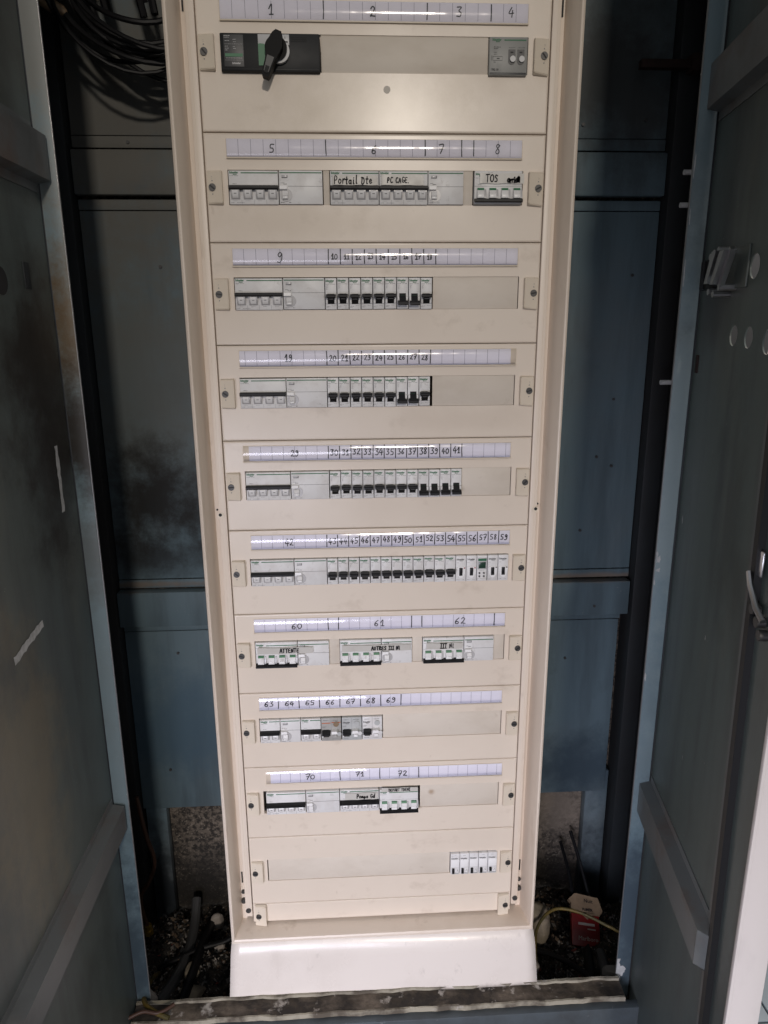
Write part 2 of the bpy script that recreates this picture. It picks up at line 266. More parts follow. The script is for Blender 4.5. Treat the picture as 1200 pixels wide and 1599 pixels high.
def write(mb, txt, x, z, h, y, w=.0009, sp=.16, slant=.05, jit=.04, aspect=.8):
    """centre the handwriting on x, baseline z"""
    tot = sum(WD.get(c, .62) + sp for c in txt)*h*aspect - sp*h*aspect; px = x - tot/2
    for c in txt:
        dz = random.uniform(-jit, jit)*h; sc = 1 + random.uniform(-.10, .10)
        for st in G[c]:
            pts = [(px + (u*aspect + v*slant)*h*sc + random.uniform(-.012, .012)*h, z + dz + v*h*sc + random.uniform(-.012, .012)*h) for u, v in st]
            if len(pts) > 2: pts = [(p[0], p[1]) for p in spline([(a, b, 0) for a, b in pts], 4)]
            mb.ribbon(pts, w*random.uniform(.85, 1.15), y)
        px += (WD.get(c, .62) + sp)*h*aspect
    return mb

# ------------------------------------------------------------------ setting: floor, walls
g = MB(); X_ = (-3, -.6, .6, 3); Y_ = (-4.5, -.10, .335, 1.2)           # a sheet with the cable pit of the cabinet left open
for i in range(3):
    for j in range(3):
        if (i, j) != (1, 1): g.add([(X_[i], Y_[j], -.006), (X_[i + 1], Y_[j], -.006), (X_[i + 1], Y_[j + 1], -.006), (X_[i], Y_[j + 1], -.006)], [(0, 1, 2, 3)])
tag(part('floor', g, 'grout', None), kind='structure')
FLOOR = bpy.data.objects['floor']
tm = MB().box(.002, .148, .002, .148, -.008, 0, .0015).mesh('tile', 'tile')
for i in range(9):
    for j in range(12):
        if not (i == 0 and j > 6): link('tile', tm, FLOOR, (.475 + .15*i, -1.275 + .15*j, 0))
g = MB(); g.box(.66, 3, .46, .6, 0, 3.2); g.box(-3, -.66, .46, .6, 0, 3.2)
tag(part('wall', g, 'plaster', None), kind='structure')
g = MB(); g.box(-.65, .65, .335, .45, -.18, 3.2)
tag(part('concrete_wall', g, 'concrete', None), kind='structure')

# ------------------------------------------------------------------ blue steel cabinet with open doors
def Z(v): return v + ZO
CAB = thing('steel_cabinet', 'old blue-grey steel cabinet with open doors around the cream switchboard', 'cabinet', (0, 0, 0))
def slab(name, x0, x1, y0, y1, z0, z1, mt, bev=.0015, parent=CAB, lab=None):
    o = part(name, MB().box(x0, x1, y0, y1, Z(z0), Z(z1), bev), mt, parent)
    if lab: o['label'] = lab
    return o
XL, XR = -.541, .561
slab('back_panel', XL, XR, .300, .304, .0665, .60, 'blue_back')
slab('back_strip', XL, XR, .299, .303, .0455, .0655, 'blue_back')
slab('rail', XL, XR, .284, .303, -.036, .0405, 'blue_back', .003)
slab('back_strip', XL, XR, .299, .303, -.0600, -.0415, 'blue_back')
slab('back_panel', XL, XR, .300, .304, -.788, -.0612, 'blue_back')
slab('back_strip', XL, XR, .299, .303, -.808, -.7895, 'blue_back')
slab('rail', XL, XR - .004, .276, .303, -.888, -.810, 'blue_back', .003, lab='rail with a pale brown top edge across the back')
slab('back_strip', XL, XR - .012, .299, .303, -.907, -.8935, 'blue_back')
slab('back_panel', XL, XR - .014, .300, .304, -1.352, -.9085, 'blue_back')
for (x, z) in ((.519, .098), (.516, -.178), (.47, -.54), (.497, -.42), (.503, -.56), (.445, -.70), (.48, -.866), (.43, -1.0), (-.47, -1.25), (-.43, -.96), (-.40, -.16), (.40, .09), (-.44, .055)):
    part('rivet', MB().cyl((x, Z(z)), 'y', .0030, .2735 if -.888 < z < -.81 else .2965, .303, 10), 'dark_grey', CAB)
slab('post', -.537, -.490, .304, .330, -1.78, -1.30, 'blue_back')
slab('post', .503, .556, .304, .330, -1.78, -1.30, 'blue_back')
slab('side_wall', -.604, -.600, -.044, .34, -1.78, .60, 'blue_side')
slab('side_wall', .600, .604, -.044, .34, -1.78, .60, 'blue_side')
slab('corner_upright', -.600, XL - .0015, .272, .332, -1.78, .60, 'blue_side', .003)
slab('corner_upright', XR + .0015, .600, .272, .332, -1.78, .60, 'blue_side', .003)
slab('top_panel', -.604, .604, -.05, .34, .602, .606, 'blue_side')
# front jambs (a folded strip that faces the room) with a worn bright edge
for s, a, b in ((-1, .4465, .4715), (1, .4555, .4835)):
    x0, x1 = sorted((s*a, s*b))
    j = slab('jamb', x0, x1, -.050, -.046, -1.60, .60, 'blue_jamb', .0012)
    x0, x1 = sorted((s*b, s*.604))
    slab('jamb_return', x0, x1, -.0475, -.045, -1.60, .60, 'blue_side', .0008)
    x0, x1 = sorted((s*(a - .0012), s*(a - .0001)))
    slab('worn_edge', x0, x1, -.0508, -.0480, -1.58, .60, 'bare_metal', 0, j)
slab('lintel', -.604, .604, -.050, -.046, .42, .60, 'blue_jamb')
# pale flakes where the paint has gone
def blob(mb, c, r, n, axis, off, st=(1, 1)):
    P = []
    for i in range(n):
        t = 2*math.pi*i/n; q = r*random.uniform(.45, 1.15); u, w = c[0] + q*st[0]*math.cos(t), c[1] + q*st[1]*math.sin(t)
        P.append((off, u, w) if axis == 'x' else (u, off, w))
    return mb.add(P, [tuple(range(n))])
fl = MB()
for (u, w, r, st) in ((.4600, -.650, .006, (1, 1.5)), (.4615, -.668, .004, (1.2, 1)), (.4570, -.640, .004, (.5, 2)), (.4568, -.690, .003, (.6, 2)), (.4568, -.865, .0035, (.6, 2.4)), (.4570, -.20, .0025, (.5, 9)), (.4570, -.05, .0022, (.5, 9)), (.457, -.12, .002, (.5, 9))):
    part('paint_flake', blob(MB(), (u, Z(w)), r, 11, 'y', -.0507, st), 'chip', CAB)
for (u, w, r, st) in ((.466, -1.500, .012, (1, 1)), (.460, -1.515, .010, (.7, 1.6)), (.459, -1.54, .008, (.6, 2.2)), (.4585, -1.565, .007, (.6, 2.2)), (.4585, -1.585, .007, (.6, 2))): part('paint_flake', blob(MB(), (u, Z(w)), r, 13, 'y', -.0507, st), 'chip', CAB)

P = []
for i in range(25):
    z = -1.470 - .115*i/24; w_ = .0035 + .0035*random.random() + (.006*math.exp(-((z + 1.497)/.010)**2)); P += [(.4553, -.0509, Z(z)), (.4553 + w_, -.0509, Z(z))]
part('bare_paint_strip', MB().add(P, [(2*i, 2*i + 1, 2*i + 3, 2*i + 2) for i in range(24)]), 'chip', CAB)
# sill
def wavy(name, x0, x1, y0, y1, z0, z1, amp, mt):
    mb = MB(); n = 90; P = []
    for i in range(n + 1):
        x = x0 + (x1 - x0)*i/n; a = amp*(math.sin(i*.9) + math.sin(i*.37 + 1) + random.uniform(-1, 1))*.5; b = amp*(math.sin(i*.53 + 2) + random.uniform(-1, 1))*.5
        P += [(x, y0 + a, Z(z0)), (x, y0 + a*1.2, Z(z1 + b*.6)), (x, y1 + b, Z(z1 + a*.5)), (x, y1, Z(z0))]
    F = []
    for i in range(n):
        for k in range(4): F.append((i*4 + k, i*4 + (k + 1) % 4, i*4 + 4 + (k + 1) % 4, i*4 + 4 + k))
    mb.add(P, F + [(0, 1, 2, 3), (n*4 + 3, n*4 + 2, n*4 + 1, n*4)])
    return part(name, mb, mt, CAB)
wavy('sill', -.470, .456, -.096, -.056, -1.545, -1.509, .0014, 'sill_dirty')
wavy('sill_lip', -.470, .456, -.0625, -.0575, -1.52, -1.5035, .0013, 'sill_lip')
wavy('sill_edge', -.470, .456, -.0985, -.0950, -1.519, -1.5085, .0013, 'sill_lip')
slab('base_rail', -.60, .60, -.113, -.0945, -1.62, -1.5185, 'sill_blue', .003)
slab('base_rail', -.604, .604, -.128, -.1132, -1.62, -1.56, 'sill_blue', .002)
# bolts on the shaded side wall, rusty bar
for (y, z) in ((.178, -.015), (.181, -.068), (.195, -.379)):
    part('bolt', MB().cyl((y, Z(z)), 'x', .0045, .546, .600, 12), 'white_bright', CAB)
b = thing('rusty_bar', 'short rusty steel bar fixed high in the shaded right side of the cabinet', 'steel bar', (.53, .26, Z(.178)))
part('bar', MB().box(-.045, .07, -.008, .008, -.007, .007, .001), 'rust', b)
part('end_bracket', MB().box(.045, .070, -.013, .013, -.012, .016, .001), 'rust', b)

# doors: local frame, s along the door from the hinge, inner face at local x = 0 looking to the middle
def skin(holes, s1, z0, z1, side):
    """2 mm sheet in the plane x = 0 from y = 0 to -s1, cut in horizontal bands; holes (s, z, r)"""
    mb = MB(); t = .002*side; bands = []
    for h in sorted(holes, key=lambda h: h[1]):
        for bnd in bands:
            if abs(bnd[0] - h[1]) < .03: bnd[1].append(h); break
        else: bands.append([h[1], [h]])
    def sheet(a, b, c, d):
        for x in (0, t): mb.add([(x, -a, c), (x, -b, c), (x, -b, d), (x, -a, d)], [(0, 1, 2, 3)])
    z = z0
    for zc, hs in bands:
        lo, hi = zc - .032, zc + .032; sheet(0, s1, z, lo); z = hi; sp = 0
        for (hs_, hz, r) in sorted(hs):
            q = .024; sheet(sp, hs_ - q, lo, hi); sp = hs_ + q; n = 40; In, Out = [], []
            for j in range(n):
                th = 2*math.pi*j/n; u, w = math.cos(th), math.sin(th)
                f = min(q/max(abs(u), 1e-6), ((hi - hz) if w > 0 else (hz - lo))/max(abs(w), 1e-6))
                In.append((hs_ + r*u, hz + r*w)); Out.append((hs_ + f*u, hz + f*w))
            for k, (cu, cw) in enumerate(((q, hi), (-q, hi), (-q, lo), (q, lo))):     # snap the nearest ring point to each corner
                j = min(range(n), key=lambda j: (Out[j][0] - hs_ - cu)**2 + (Out[j][1] - cw)**2); Out[j] = (hs_ + cu, cw)
            for x in (0, t): mb.add([(x, -p[0], p[1]) for p in In + Out], [(j, (j + 1) % n, (j + 1) % n + n, j + n) for j in range(n)])
            mb.add([(0, -p[0], p[1]) for p in In] + [(t, -p[0], p[1]) for p in In], [(j, (j + 1) % n, (j + 1) % n + n, j + n) for j in range(n)])
        sheet(sp, s1, lo, hi)
    sheet(0, s1, z, z1)
    return mb
def channel(s0, s1, zt, zb, dep, side):
    """hat shaped stiffener; dep towards the middle of the cabinet"""
    d = -dep*side; pr = [(0, zt + .012), (-.0015*side, zt + .012), (-.0015*side, zt), (d, zt - .004), (d, zb + .004), (-.0015*side, zb), (-.0015*side, zb - .012), (0, zb - .012)]
    mb = MB(); n = len(pr)
    P = [(p[0]*f, -a, p[1]) for a, f in ((s0, 1), (s1 - .016, 1), (s1, .09)) for p in pr]      # run out flat at the free edge of the door
    mb.add(P, [tuple(range(n)), tuple(range(3*n - 1, 2*n - 1, -1))] + [(k*n + i, k*n + i + n, k*n + (i + 1) % n + n, k*n + (i + 1) % n) for k in (0, 1) for i in range(n)]); return mb
# left door
DL = link('door', skin([], .44, -1.585, .60, -1).mesh('door', 'door_inner'), CAB, (-.4725, -.052, ZO)); DL['label'] = 'door standing square to the cabinet, with two chalk-like scratches'
part('stiffener', channel(.004, .425, -1.073, -1.128, .021, -1), 'stiffener', DL)
part('stiffener', channel(.004, .425, -.015, -.080, .019, -1), 'stiffener', DL)
part('edge_return', MB().box(-.036, .0, -.4425, -.4402, -1.585, .60, .001), 'door_edge', DL)
part('edge_lip', MB().box(-.001, .004, -.440, -.428, -1.585, .60, .001), 'door_edge', DL)
sc = MB()
def scratch(mb, p, q, w, side_x, n=14):
    P = []
    for i in range(n + 1):
        t = i/n; y = p[0] + (q[0] - p[0])*t; z = p[1] + (q[1] - p[1])*t; l = math.hypot(q[0] - p[0], q[1] - p[1]); nx, nz = -(q[1] - p[1])/l, (q[0] - p[0])/l
        a, b_ = w*random.uniform(.35, .6), w*random.uniform(.35, .6)
        P += [(side_x, y + nx*a, z + nz*a), (side_x, y - nx*b_, z - nz*b_)]
    return mb.add(P, [(2*i, 2*i + 1, 2*i + 3, 2*i + 2) for i in range(n)])
scratch(sc, (-.051, -.437), (-.053, -.535), .011, .0006); sc2 = MB(); scratch(sc2, (-.256, -.676), (-.166, -.662), .012, .0006)
part('scratch', sc, 'chip', DL); part('scratch', sc2, 'chip', DL)
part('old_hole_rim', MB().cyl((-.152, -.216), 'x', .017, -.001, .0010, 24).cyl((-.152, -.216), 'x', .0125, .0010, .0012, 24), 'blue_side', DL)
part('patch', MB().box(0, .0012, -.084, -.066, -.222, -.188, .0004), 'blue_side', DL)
# right door, standing a little closed
DR = link('door', skin([(.152, -.288, .0135), (.203, -.290, .0135), (.262, -.294, .0150), (.196, -.204, .0150)], .405, -1.585, .60, 1).mesh('door', 'door_inner'), CAB, (.4870, -.047, ZO), R(-9))
DR['label'] = 'door standing a little closed, with a latch and four round holes'
part('stiffener', channel(.004, .345, -1.073, -1.138, .021, 1), 'stiffener', DR)
part('stiffener', channel(.004, .345, .083, .018, .019, 1), 'stiffener', DR)
def leanbox(s0t, s0b, w, x0, x1, bev):
    P = []
    zt, zb = .60, -1.585
    mb = MB()
    for z, s in ((zb, s0b), (zt, s0t)): P += [(x0, -s, z), (x1, -s, z), (x1, -s - w, z), (x0, -s - w, z)]
    return mb.add(P, [(0, 1, 2, 3), (7, 6, 5, 4), (0, 4, 5, 1), (1, 5, 6, 2), (2, 6, 7, 3), (3, 7, 4, 0)])
part('flange_strip', leanbox(.255, .335, .018, -.003, .0, 0), 'stiffener', DR)
part('gasket', leanbox(.276, .356, .012, -.009, .0, 0), 'rubber', DR)
part('edge_return', MB().box(.0, .036, -.4075, -.4055, -1.585, .60, .001), 'door_edge', DR)
part('edge_lip', MB().box(-.004, .0008, -.4075, -.400, -1.585, .60, .001), 'door_edge', DR)
# latch: black base, plates, lever, studs
LT = link('latch', MB().box(-.003, 0, -.150, -.006, -.230, -.178, .001).mesh('latch', 'door_inner'), DR, (0, -.030, .002))
part('latch_base', MB().box(-.012, 0, -.060, -.006, -.228, -.186, .002), 'black_case', LT)
part('latch_base_ribs', MB().box(-.015, -.012, -.012, -.008, -.226, -.188, .0005).box(-.015, -.012, -.020, -.016, -.226, -.188, .0005), 'black_case', LT)
g = MB()
for (s, z0, z1, lean) in ((.082, -.222, -.182, .020), (.106, -.224, -.184, .026)):
    part('latch_plate', MB().prism([(-s - .004, z0), (-s + .008, z0), (-s + .008 - lean, z1), (-s - .008 - lean, z1)], 'x', -.030, -.014), 'steel', LT)
part('latch_lever', MB().prism([(-.140, -.180), (-.148, -.184), (-.122, -.226), (-.110, -.226)], 'x', -.024, -.019), 'steel', LT)
g = MB()
for (s, z) in ((.064, -.186), (.078, -.182), (.094, -.180), (.070, -.232), (.090, -.236), (.110, -.228)): part('latch_stud', MB().cyl((-s, z), 'x', .0045, -.022, 0, 10), 'steel', LT)
# lower hook on the gasket
HK = part('hook_plate', MB().box(-.006, -.003, -.318, -.300, -.592, -.560, .002), 'steel', DR, (0, -.022, .030))
part('hook_rod', MB().tube([(-.012, -.300, -.590), (-.014, -.312, -.602), (-.014, -.335, -.622), (-.012, -.352, -.632)], .0035, 8), 'steel', HK)
g = MB()
for (s, z) in ((.318, -.630), (.334, -.640), (.345, -.652)): part('hook_screw', MB().cyl((-s, z), 'x', .0065, -.012, -.002, 12), 'screw_metal', HK)
part('glue_mark', MB().box(-.0012, 0, -.024, -.012, -.345, -.318, .0004), 'rust', DR)
for (c, r, st) in (((-.028, -.575), .004, (.7, 1.6)), ((-.18, -.71), .002, (.8, 2)), ((-.145, -.93), .002, (.6, 3))): part('paint_flake', blob(MB(), c, r, 9, 'x', -.0008, st), 'chip', DR)

# ------------------------------------------------------------------ cream switchboard enclosure
ENC = thing('switchboard', 'tall cream steel switchboard enclosure standing inside the blue cabinet', 'switchboard', (0, 0, Z(-1.51)))
def E_(v): return v + 1.51
zt, zb = E_(.50), E_(-1.396)
for s in (-1, 1):
    pr = [(-.290, .21), (-.290, -.0315), (-.2888, -.0342), (-.2862, -.0355), (-.2840, -.0345), (-.2828, -.0310), (-.2745, .0165), (-.2660, .0165), (-.2660, .0195), (-.277, .0195), (-.2862, -.029), (-.2875, .21)]
    pr = [(-s*x, y) for x, y in pr]
    sw = part('side_frame', MB().prism(pr, 'z', zb - .004, zt), 'cream_frame', ENC)
    x0, x1 = sorted((s*.2655, s*.2528))
    up = part('upright', MB().box(x0, x1, .0002, .020, zb + .018, zt, .0012), 'cream_frame', ENC)
    part('groove', MB().box(*sorted((s*.2612, s*.2606)), -.0003, .002, zb + .07, zt), 'lock_plastic', up)
    part('screw', MB().cyl((s*.262, E_(-.573)), 'y', .0052, -.0012, .003, 18).cyl((s*.262, E_(-.573)), 'y', .0052, -.0018, -.0012, 18, .004), 'lock_plastic', up)
    part('screw_hole', MB().cyl((s*.2627, E_(-.5715)), 'y', .0027, -.0026, 0, 12), 'dark_slot', up)
    part('pin_hole', MB().cyl((s*.2705, E_(-.567)), 'y', .0016, .0150, .0170, 10), 'dark_slot', sw)
    part('end_screw', MB().cyl((s*.2600, E_(-1.363)), 'y', .0050, -.0020, .003, 18).box(s*.26 - .003, s*.26 + .003, -.0023, -.002, E_(-1.3637), E_(-1.3623)), 'screw_metal', up)
    for z in (.170, -1.30):
        part('slot', MB().box(*sorted((s*.2722, s*.2698)), .0150, .0170, E_(z - .012), E_(z + .012)), 'dark_slot', sw)
    part('corner_screw', MB().cyl((s*.2702, E_(-1.332)), 'y', .0036, .012, .017, 12), 'screw_metal', sw)
    part('corner_screw', MB().cyl((s*.2702, E_(-1.352)), 'y', .0048, .010, .017, 12), 'screw_metal', sw)
part('rear_shell', MB().box(-.287, .287, .200, .208, zb, zt).box(-.287, .287, .02, .2, zt - .004, zt), 'cream_frame', ENC)
part('tray', MB().prism([(.20, zb - .003), (.20, zb), (.014, zb), (-.030, zb - .001), (-.0335, zb - .0018), (-.0350, zb - .0045), (-.0345, zb - .009), (-.0325, zb - .009), (-.0325, zb - .005), (-.030, zb - .004)], 'x', -.2882, .2882), 'cream_frame', ENC)
g = MB(); P = []; n = 26; nx = 30
rk = .052; arc = [(-.026 - rk*math.sin(R(e)) + rk*math.sin(R(18)), zb - .006 - rk*(1 - math.cos(R(e)))) for e in ()]
prof = []
for i in range(13):                                   # rounded shoulder: the outward normal swings from steep to nearly level
    e = R(50 - 41*i/12); prof.append((.0045 - rk*math.cos(e), zb - .0075 - rk*(math.sin(R(50)) - math.sin(e))))
y_, z_ = prof[-1]
for i in range(1, n - 11):
    t = i/(n - 12); prof.append((y_ + (-.0600 - y_)*t, z_ + (zb - .1145 - z_)*t))
n = len(prof) - 1
for i, (y, z) in enumerate(prof):
    t = (zb - z)/.1145
    for k in range(nx + 1):
        u = k/nx; hw = .2895 + .006*t; x = -hw + 2*hw*u
        dent = .0035*math.exp(-((x - .055)/.035)**2)*max(0, t - .82)/.18
        P.append((x, y + .0030*math.sin(u*5.1 + .6)*math.sin(min(1, t)*2.6) + dent, z + (.003*math.exp(-((x - .05)/.05)**2) if i == n else 0)))
g.add(P, [(i*(nx + 1) + k, i*(nx + 1) + k + 1, (i + 1)*(nx + 1) + k + 1, (i + 1)*(nx + 1) + k) for i in range(n) for k in range(nx)])
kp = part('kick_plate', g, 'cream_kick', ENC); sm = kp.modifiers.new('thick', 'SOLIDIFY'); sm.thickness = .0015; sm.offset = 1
sm2 = MB(); random.seed(3)
for (x, z, r) in ((.040, -1.496, .004), (.047, -1.499, .003), (.055, -1.497, .0035), (.034, -1.4985, .0025), (.110, -1.4955, .002), (.115, -1.498, .002), (.232, -1.466, .002), (.238, -1.4675, .002)):
    yk = -.0335 - .026*((-(z + 1.396) - .0085)/.1055) + .0035; part('scuff', blob(MB(), (x, E_(z)), r, 10, 'y', yk - .0022, (1.4, .5)), 'print_grey', kp)

# ------------------------------------------------------------------ front plates with label strips, locks, blank covers
HX = .2192
def plate_mesh(x0, x1, z0, z1, hole):
    mb = MB(); e = .0028
    xs = [x0 + e, x1 - e]; zs = [z0 + e, z1 - e]
    if hole: xs = [xs[0], hole[0], hole[1], xs[1]]; zs = [zs[0], hole[2], hole[3], zs[1]]
    for i in range(len(xs) - 1):
        for k in range(len(zs) - 1):
            if hole and i == 1 and k == 1: continue
            mb.add([(xs[i], 0, zs[k]), (xs[i + 1], 0, zs[k]), (xs[i + 1], 0, zs[k + 1]), (xs[i], 0, zs[k + 1])], [(0, 1, 2, 3)])
    def ringp(d, y): return [(x0 + d, y, z0 + d), (x1 - d, y, z0 + d), (x1 - d, y, z1 - d), (x0 + d, y, z1 - d)]
    prev = ringp(e, 0)
    for d, y in ((.0012, .0004), (.0004, .0012), (0, .0026), (0, .012)):
        cur = ringp(d, y); mb.add(prev + cur, [(i, (i + 1) % 4, (i + 1) % 4 + 4, i + 4) for i in range(4)]); prev = cur
    if hole:
        h = [(hole[0], hole[2]), (hole[1], hole[2]), (hole[1], hole[3]), (hole[0], hole[3])]
        mb.add([(p[0], 0, p[1]) for p in h] + [(p[0], .008, p[1]) for p in h], [(i, (i + 1) % 4, (i + 1) % 4 + 4, i + 4) for i in range(4)])
    return mb
def lock_mesh(s):
    """wedge block, thin at the outer side; local origin at screw"""
    mb = MB(); a, b = sorted((s*-.0145, s*.0075)); hi = lambda x: -.0088 if (x*s < 0) else -.0035
    P = []; zz = [-.0235, -.0215, .0215, .0230]
    for z, k in zip(zz, (.25, 1, 1, .5)):
        zl = z - (.0025 if z < 0 else 0)
        P += [(a, 0, z if s > 0 or z > 0 else z), (a, hi(a)*k, z), (b, hi(b)*k, zl if s*1 > 0 else z), (b, 0, z)]
    n = 4; F = [(0, 1, 2, 3), (15, 14, 13, 12)]
    for i in range(3):
        for k in range(4): F.append((i*4 + k, i*4 + (k + 1) % 4, i*4 + 4 + (k + 1) % 4, i*4 + 4 + k))
    return mb.add(P, F)
LOCK = {}
for s in (-1, 1):
    b = bmesh.new(); me = lock_mesh(s).mesh('lock', 'lock_plastic', smooth=False); b.from_mesh(me)
    bmesh.ops.bevel(b, geom=list(b.edges), offset=.0008, segments=2, affect='EDGES'); b.to_mesh(me); b.free(); me.shade_smooth(); me.set_sharp_from_angle(angle=R(40)); LOCK[s] = me
SCREW = MB().cyl((0, 0), 'y', .0052, -.0058, 0, 20).cyl((0, 0), 'y', .0052, -.0064, -.0058, 20, .0044)
SCREW = SCREW.mesh('screw', 'screw_metal')
SLOTS = [MB().box(-.0042, .0042, -.0067, -.006, -.0008, .0008).mesh('screw_slot', 'dark_slot')]
g = MB(); g.add([(-.0012, -.0056, .0085), (.0012, -.0056, .0085), (0, -.0056, .0105)], [(0, 1, 2)]); g.ribbon([(-.0008, .0125), (.0008, .0125), (.0008, .0145), (-.0008, .0145)], .0004, -.0054)
g.add([(-.0012, -.0056, -.0085), (.0012, -.0056, -.0085), (0, -.0056, -.0105)], [(0, 1, 2)])
MARKS = g.mesh('lock_mark', 'print_grey')
def cover_mesh(x0, x1, z0, z1):
    mb = MB(); n = 14; h = (z1 - z0)/2; a = R(21.5); rr = h/math.sin(a); zc = (z0 + z1)/2; P = []
    for i in range(n + 1):
        t = -a + 2*a*i/n
        for x in (x0, x1): P.append((x, -.0018 - rr*(math.cos(t) - math.cos(a)), zc + rr*math.sin(t)))
    return mb.add(P, [(2*i, 2*i + 1, 2*i + 3, 2*i + 2) for i in range(n)])
PLG = 'cream front plates of the switchboard'
def front_plate(k, label, strip=None, bold=(), nums=(), blanks=(), hole=True, small=False, paper=None):
    zr = -.15*(k - 1)                      # top of the row (relative)
    top, bot = zr - .0004, zr - .15 + .0004
    off = 0
    if k == 0: top, bot = .2, .0007; off = .0255
    if small: bot = zr - .0415
    P = thing('front_plate', label, 'front plate', (0, 0, Z(bot)))
    L_ = lambda v: v - bot
    hz1, hz0 = L_(zr - .0496 + off), L_(zr - .0975 + off)
    part('sheet', plate_mesh(-.2515, .2515, 0, top - bot, (-HX, HX, hz0, hz1) if hole else None), 'cream', P, smooth=True, ang=28)
    zl = L_(zr - (.0745 if not small else .0235) + off)
    for s in (-1, 1):
        lk = link('lock', LOCK[s], P, (s*.2415 if not small else s*.2400, -.0001, zl))
        sr = link('screw', SCREW, lk, (0, -.001 + (.0002 if s > 0 else 0), 0)); sr.rotation_euler = (0, random.uniform(0, 3), 0)
        d = link('screw_slot', SLOTS[0], lk, (0, -.001, 0)); d.rotation_euler = (0, random.uniform(-.9, .9), 0)
        link('lock_mark', MARKS, lk, (0, 0, 0))
    if strip:
        x0, x1 = strip; z1, z0 = L_(zr - .0085 + off), L_(zr - .0325 + off)
        H = part('label_holder', MB().box(x0 - .0008, x1 + .0008, -.0012, .001, z0 - .0026, z1 + .0006, .0004).box(x0 - .0008, x1 + .0008, -.0034, 0, z0 - .0026, z0 - .0004, .0006), 'holder', P)
        px0, px1 = paper or strip
        part('paper', MB().rect(px0, px1, z0, z1, -.0016), 'paper', H)
        g = MB(); x = bold[0] if bold else x0
        xs = [x + .01817*i for i in range(-26, 27)]
        for xx in xs:
            if px0 + .004 < xx < px1 - .003: g.ribbon([(xx, z0 + .0015), (xx, z1 - .001)], .00055, -.00175)
        part('printed_lines', g, 'print_line', H)
        g = MB()
        for xx in bold: g.ribbon([(xx + random.uniform(-.0004, .0004), z1 - random.uniform(.0002, .002)), (xx + random.uniform(-.0003, .0003), (z0 + z1)/2), (xx + random.uniform(-.0005, .0005), z0 + random.uniform(.0016, .003))], .0015, -.0018)
        part('pen_divider', g, 'ink', H)
        g = MB()
        for (t, xx, h, dz) in nums: write(g, t, xx, z0 + .0122 - h*.56 + dz, h*1.12, -.0019, .0015, aspect=1.15 if k > 5 else .84 if len(t) > 1 else 1.0)
        part('handwriting', g, 'ink', H)
        part('clear_cover', cover_mesh(x0, x1, z0 - .0002, z1), 'clear_cover', H)
    for (a, b) in blanks:
        part('blank_cover', MB().box(a, b, .0012, .004, hz0 + .0002, hz1 - .0002, .0004), 'blank', P)
    return P
M = .01817
def cells(a, n0, cnt, h=.0088): return [(str(n0 + i), a + M*(i + .5), h*random.uniform(.93, 1.07), random.uniform(-.0008, .0012)) for i in range(cnt)]
lines = lambda a, n: [a + M*i for i in range(n)]
H1 = .0115
front_plate(0, 'cream front plate with handwritten numbers 1 to 4 and a black rotary switch', (-.217, .217), (-.073, .073, .164), [('1', -.147, H1, 0), ('2', -.004, H1, 0), ('3', .118, H1, .001), ('4', .192, .010, .001)], [(-.078, .1615)])
front_plate(1, 'cream front plate with handwritten numbers 5 to 8', (-.2185, .2155), (-.0745, .0715, .1255, .1435), [('5', -.153, H1, 0), ('6', -.004, H1, -.001), ('7', .095, H1, 0), ('8', .179, .011, -.001)], [(-.0795, -.0705), (.1295, .1435)])
front_plate(2, 'cream front plate with handwritten numbers 9 to 18', (-.2185, .2155), lines(-.0748, 10), [('9', -.148, .013, -.001)] + cells(-.0748, 10, 9, .0075), [(.0852, .2182)])
front_plate(3, 'cream front plate with handwritten numbers 19 to 28', (-.2170, .2185), lines(-.0812, 10), [('19', -.141, .0105, .001)] + cells(-.0812, 20, 9, .0080), [(.0862, .2182)], paper=(-.217, .2105))
front_plate(4, 'cream front plate with handwritten numbers 29 to 41', (-.2195, .2160), lines(-.0826, 13), [('29', -.137, .0095, 0)] + cells(-.0826, 30, 12), [(.1365, .2182)], paper=(-.2105, .216))
front_plate(5, 'cream front plate with handwritten numbers 42 to 59', (-.2150, .2205), lines(-.0890, 17), [('42', -.152, .0105, -.001)] + cells(-.0890, 43, 17, .0092))
front_plate(6, 'cream front plate with handwritten numbers 60 to 62', (-.2180, .2180), (-.0910, -.0730, .0540, .0720, .1990), [('60', -.145, .0100, -.0015), ('61', -.003, .0105, 0), ('62', .139, .0105, 0)], [(-.0905, -.0722), (.0552, .0728), (.1992, .2182)])
front_plate(7, 'cream front plate with handwritten numbers 63 to 69', (-.2170, .2180), [-.1832 + .03645*i for i in range(7)], [(str(63 + i), -.2000 + .0362*i, .0090, 0) for i in range(7)], [(.0025, .2182)])
front_plate(8, 'cream front plate with handwritten numbers 70 to 72', (-.2120, .2235), (-.0770, -.0040, .0680), [('70', -.132, .0095, -.001), ('71', -.041, .0090, .001), ('72', .038, .0095, -.001)], [(.0712, .2182)], paper=(-.204, .2235))
front_plate(9, 'cream front plate without numbers, long blank cover and five small switches', None, blanks=[(-.2175, .1295)])
front_plate(10, 'shallow plain cream plate at the bottom above the tray', hole=False, small=True)

part('round_sticker', MB().cyl((.0155, .0565), 'y', .0050, -.0004, .0002, 24), 'round_mark', bpy.data.objects['front_plate'])
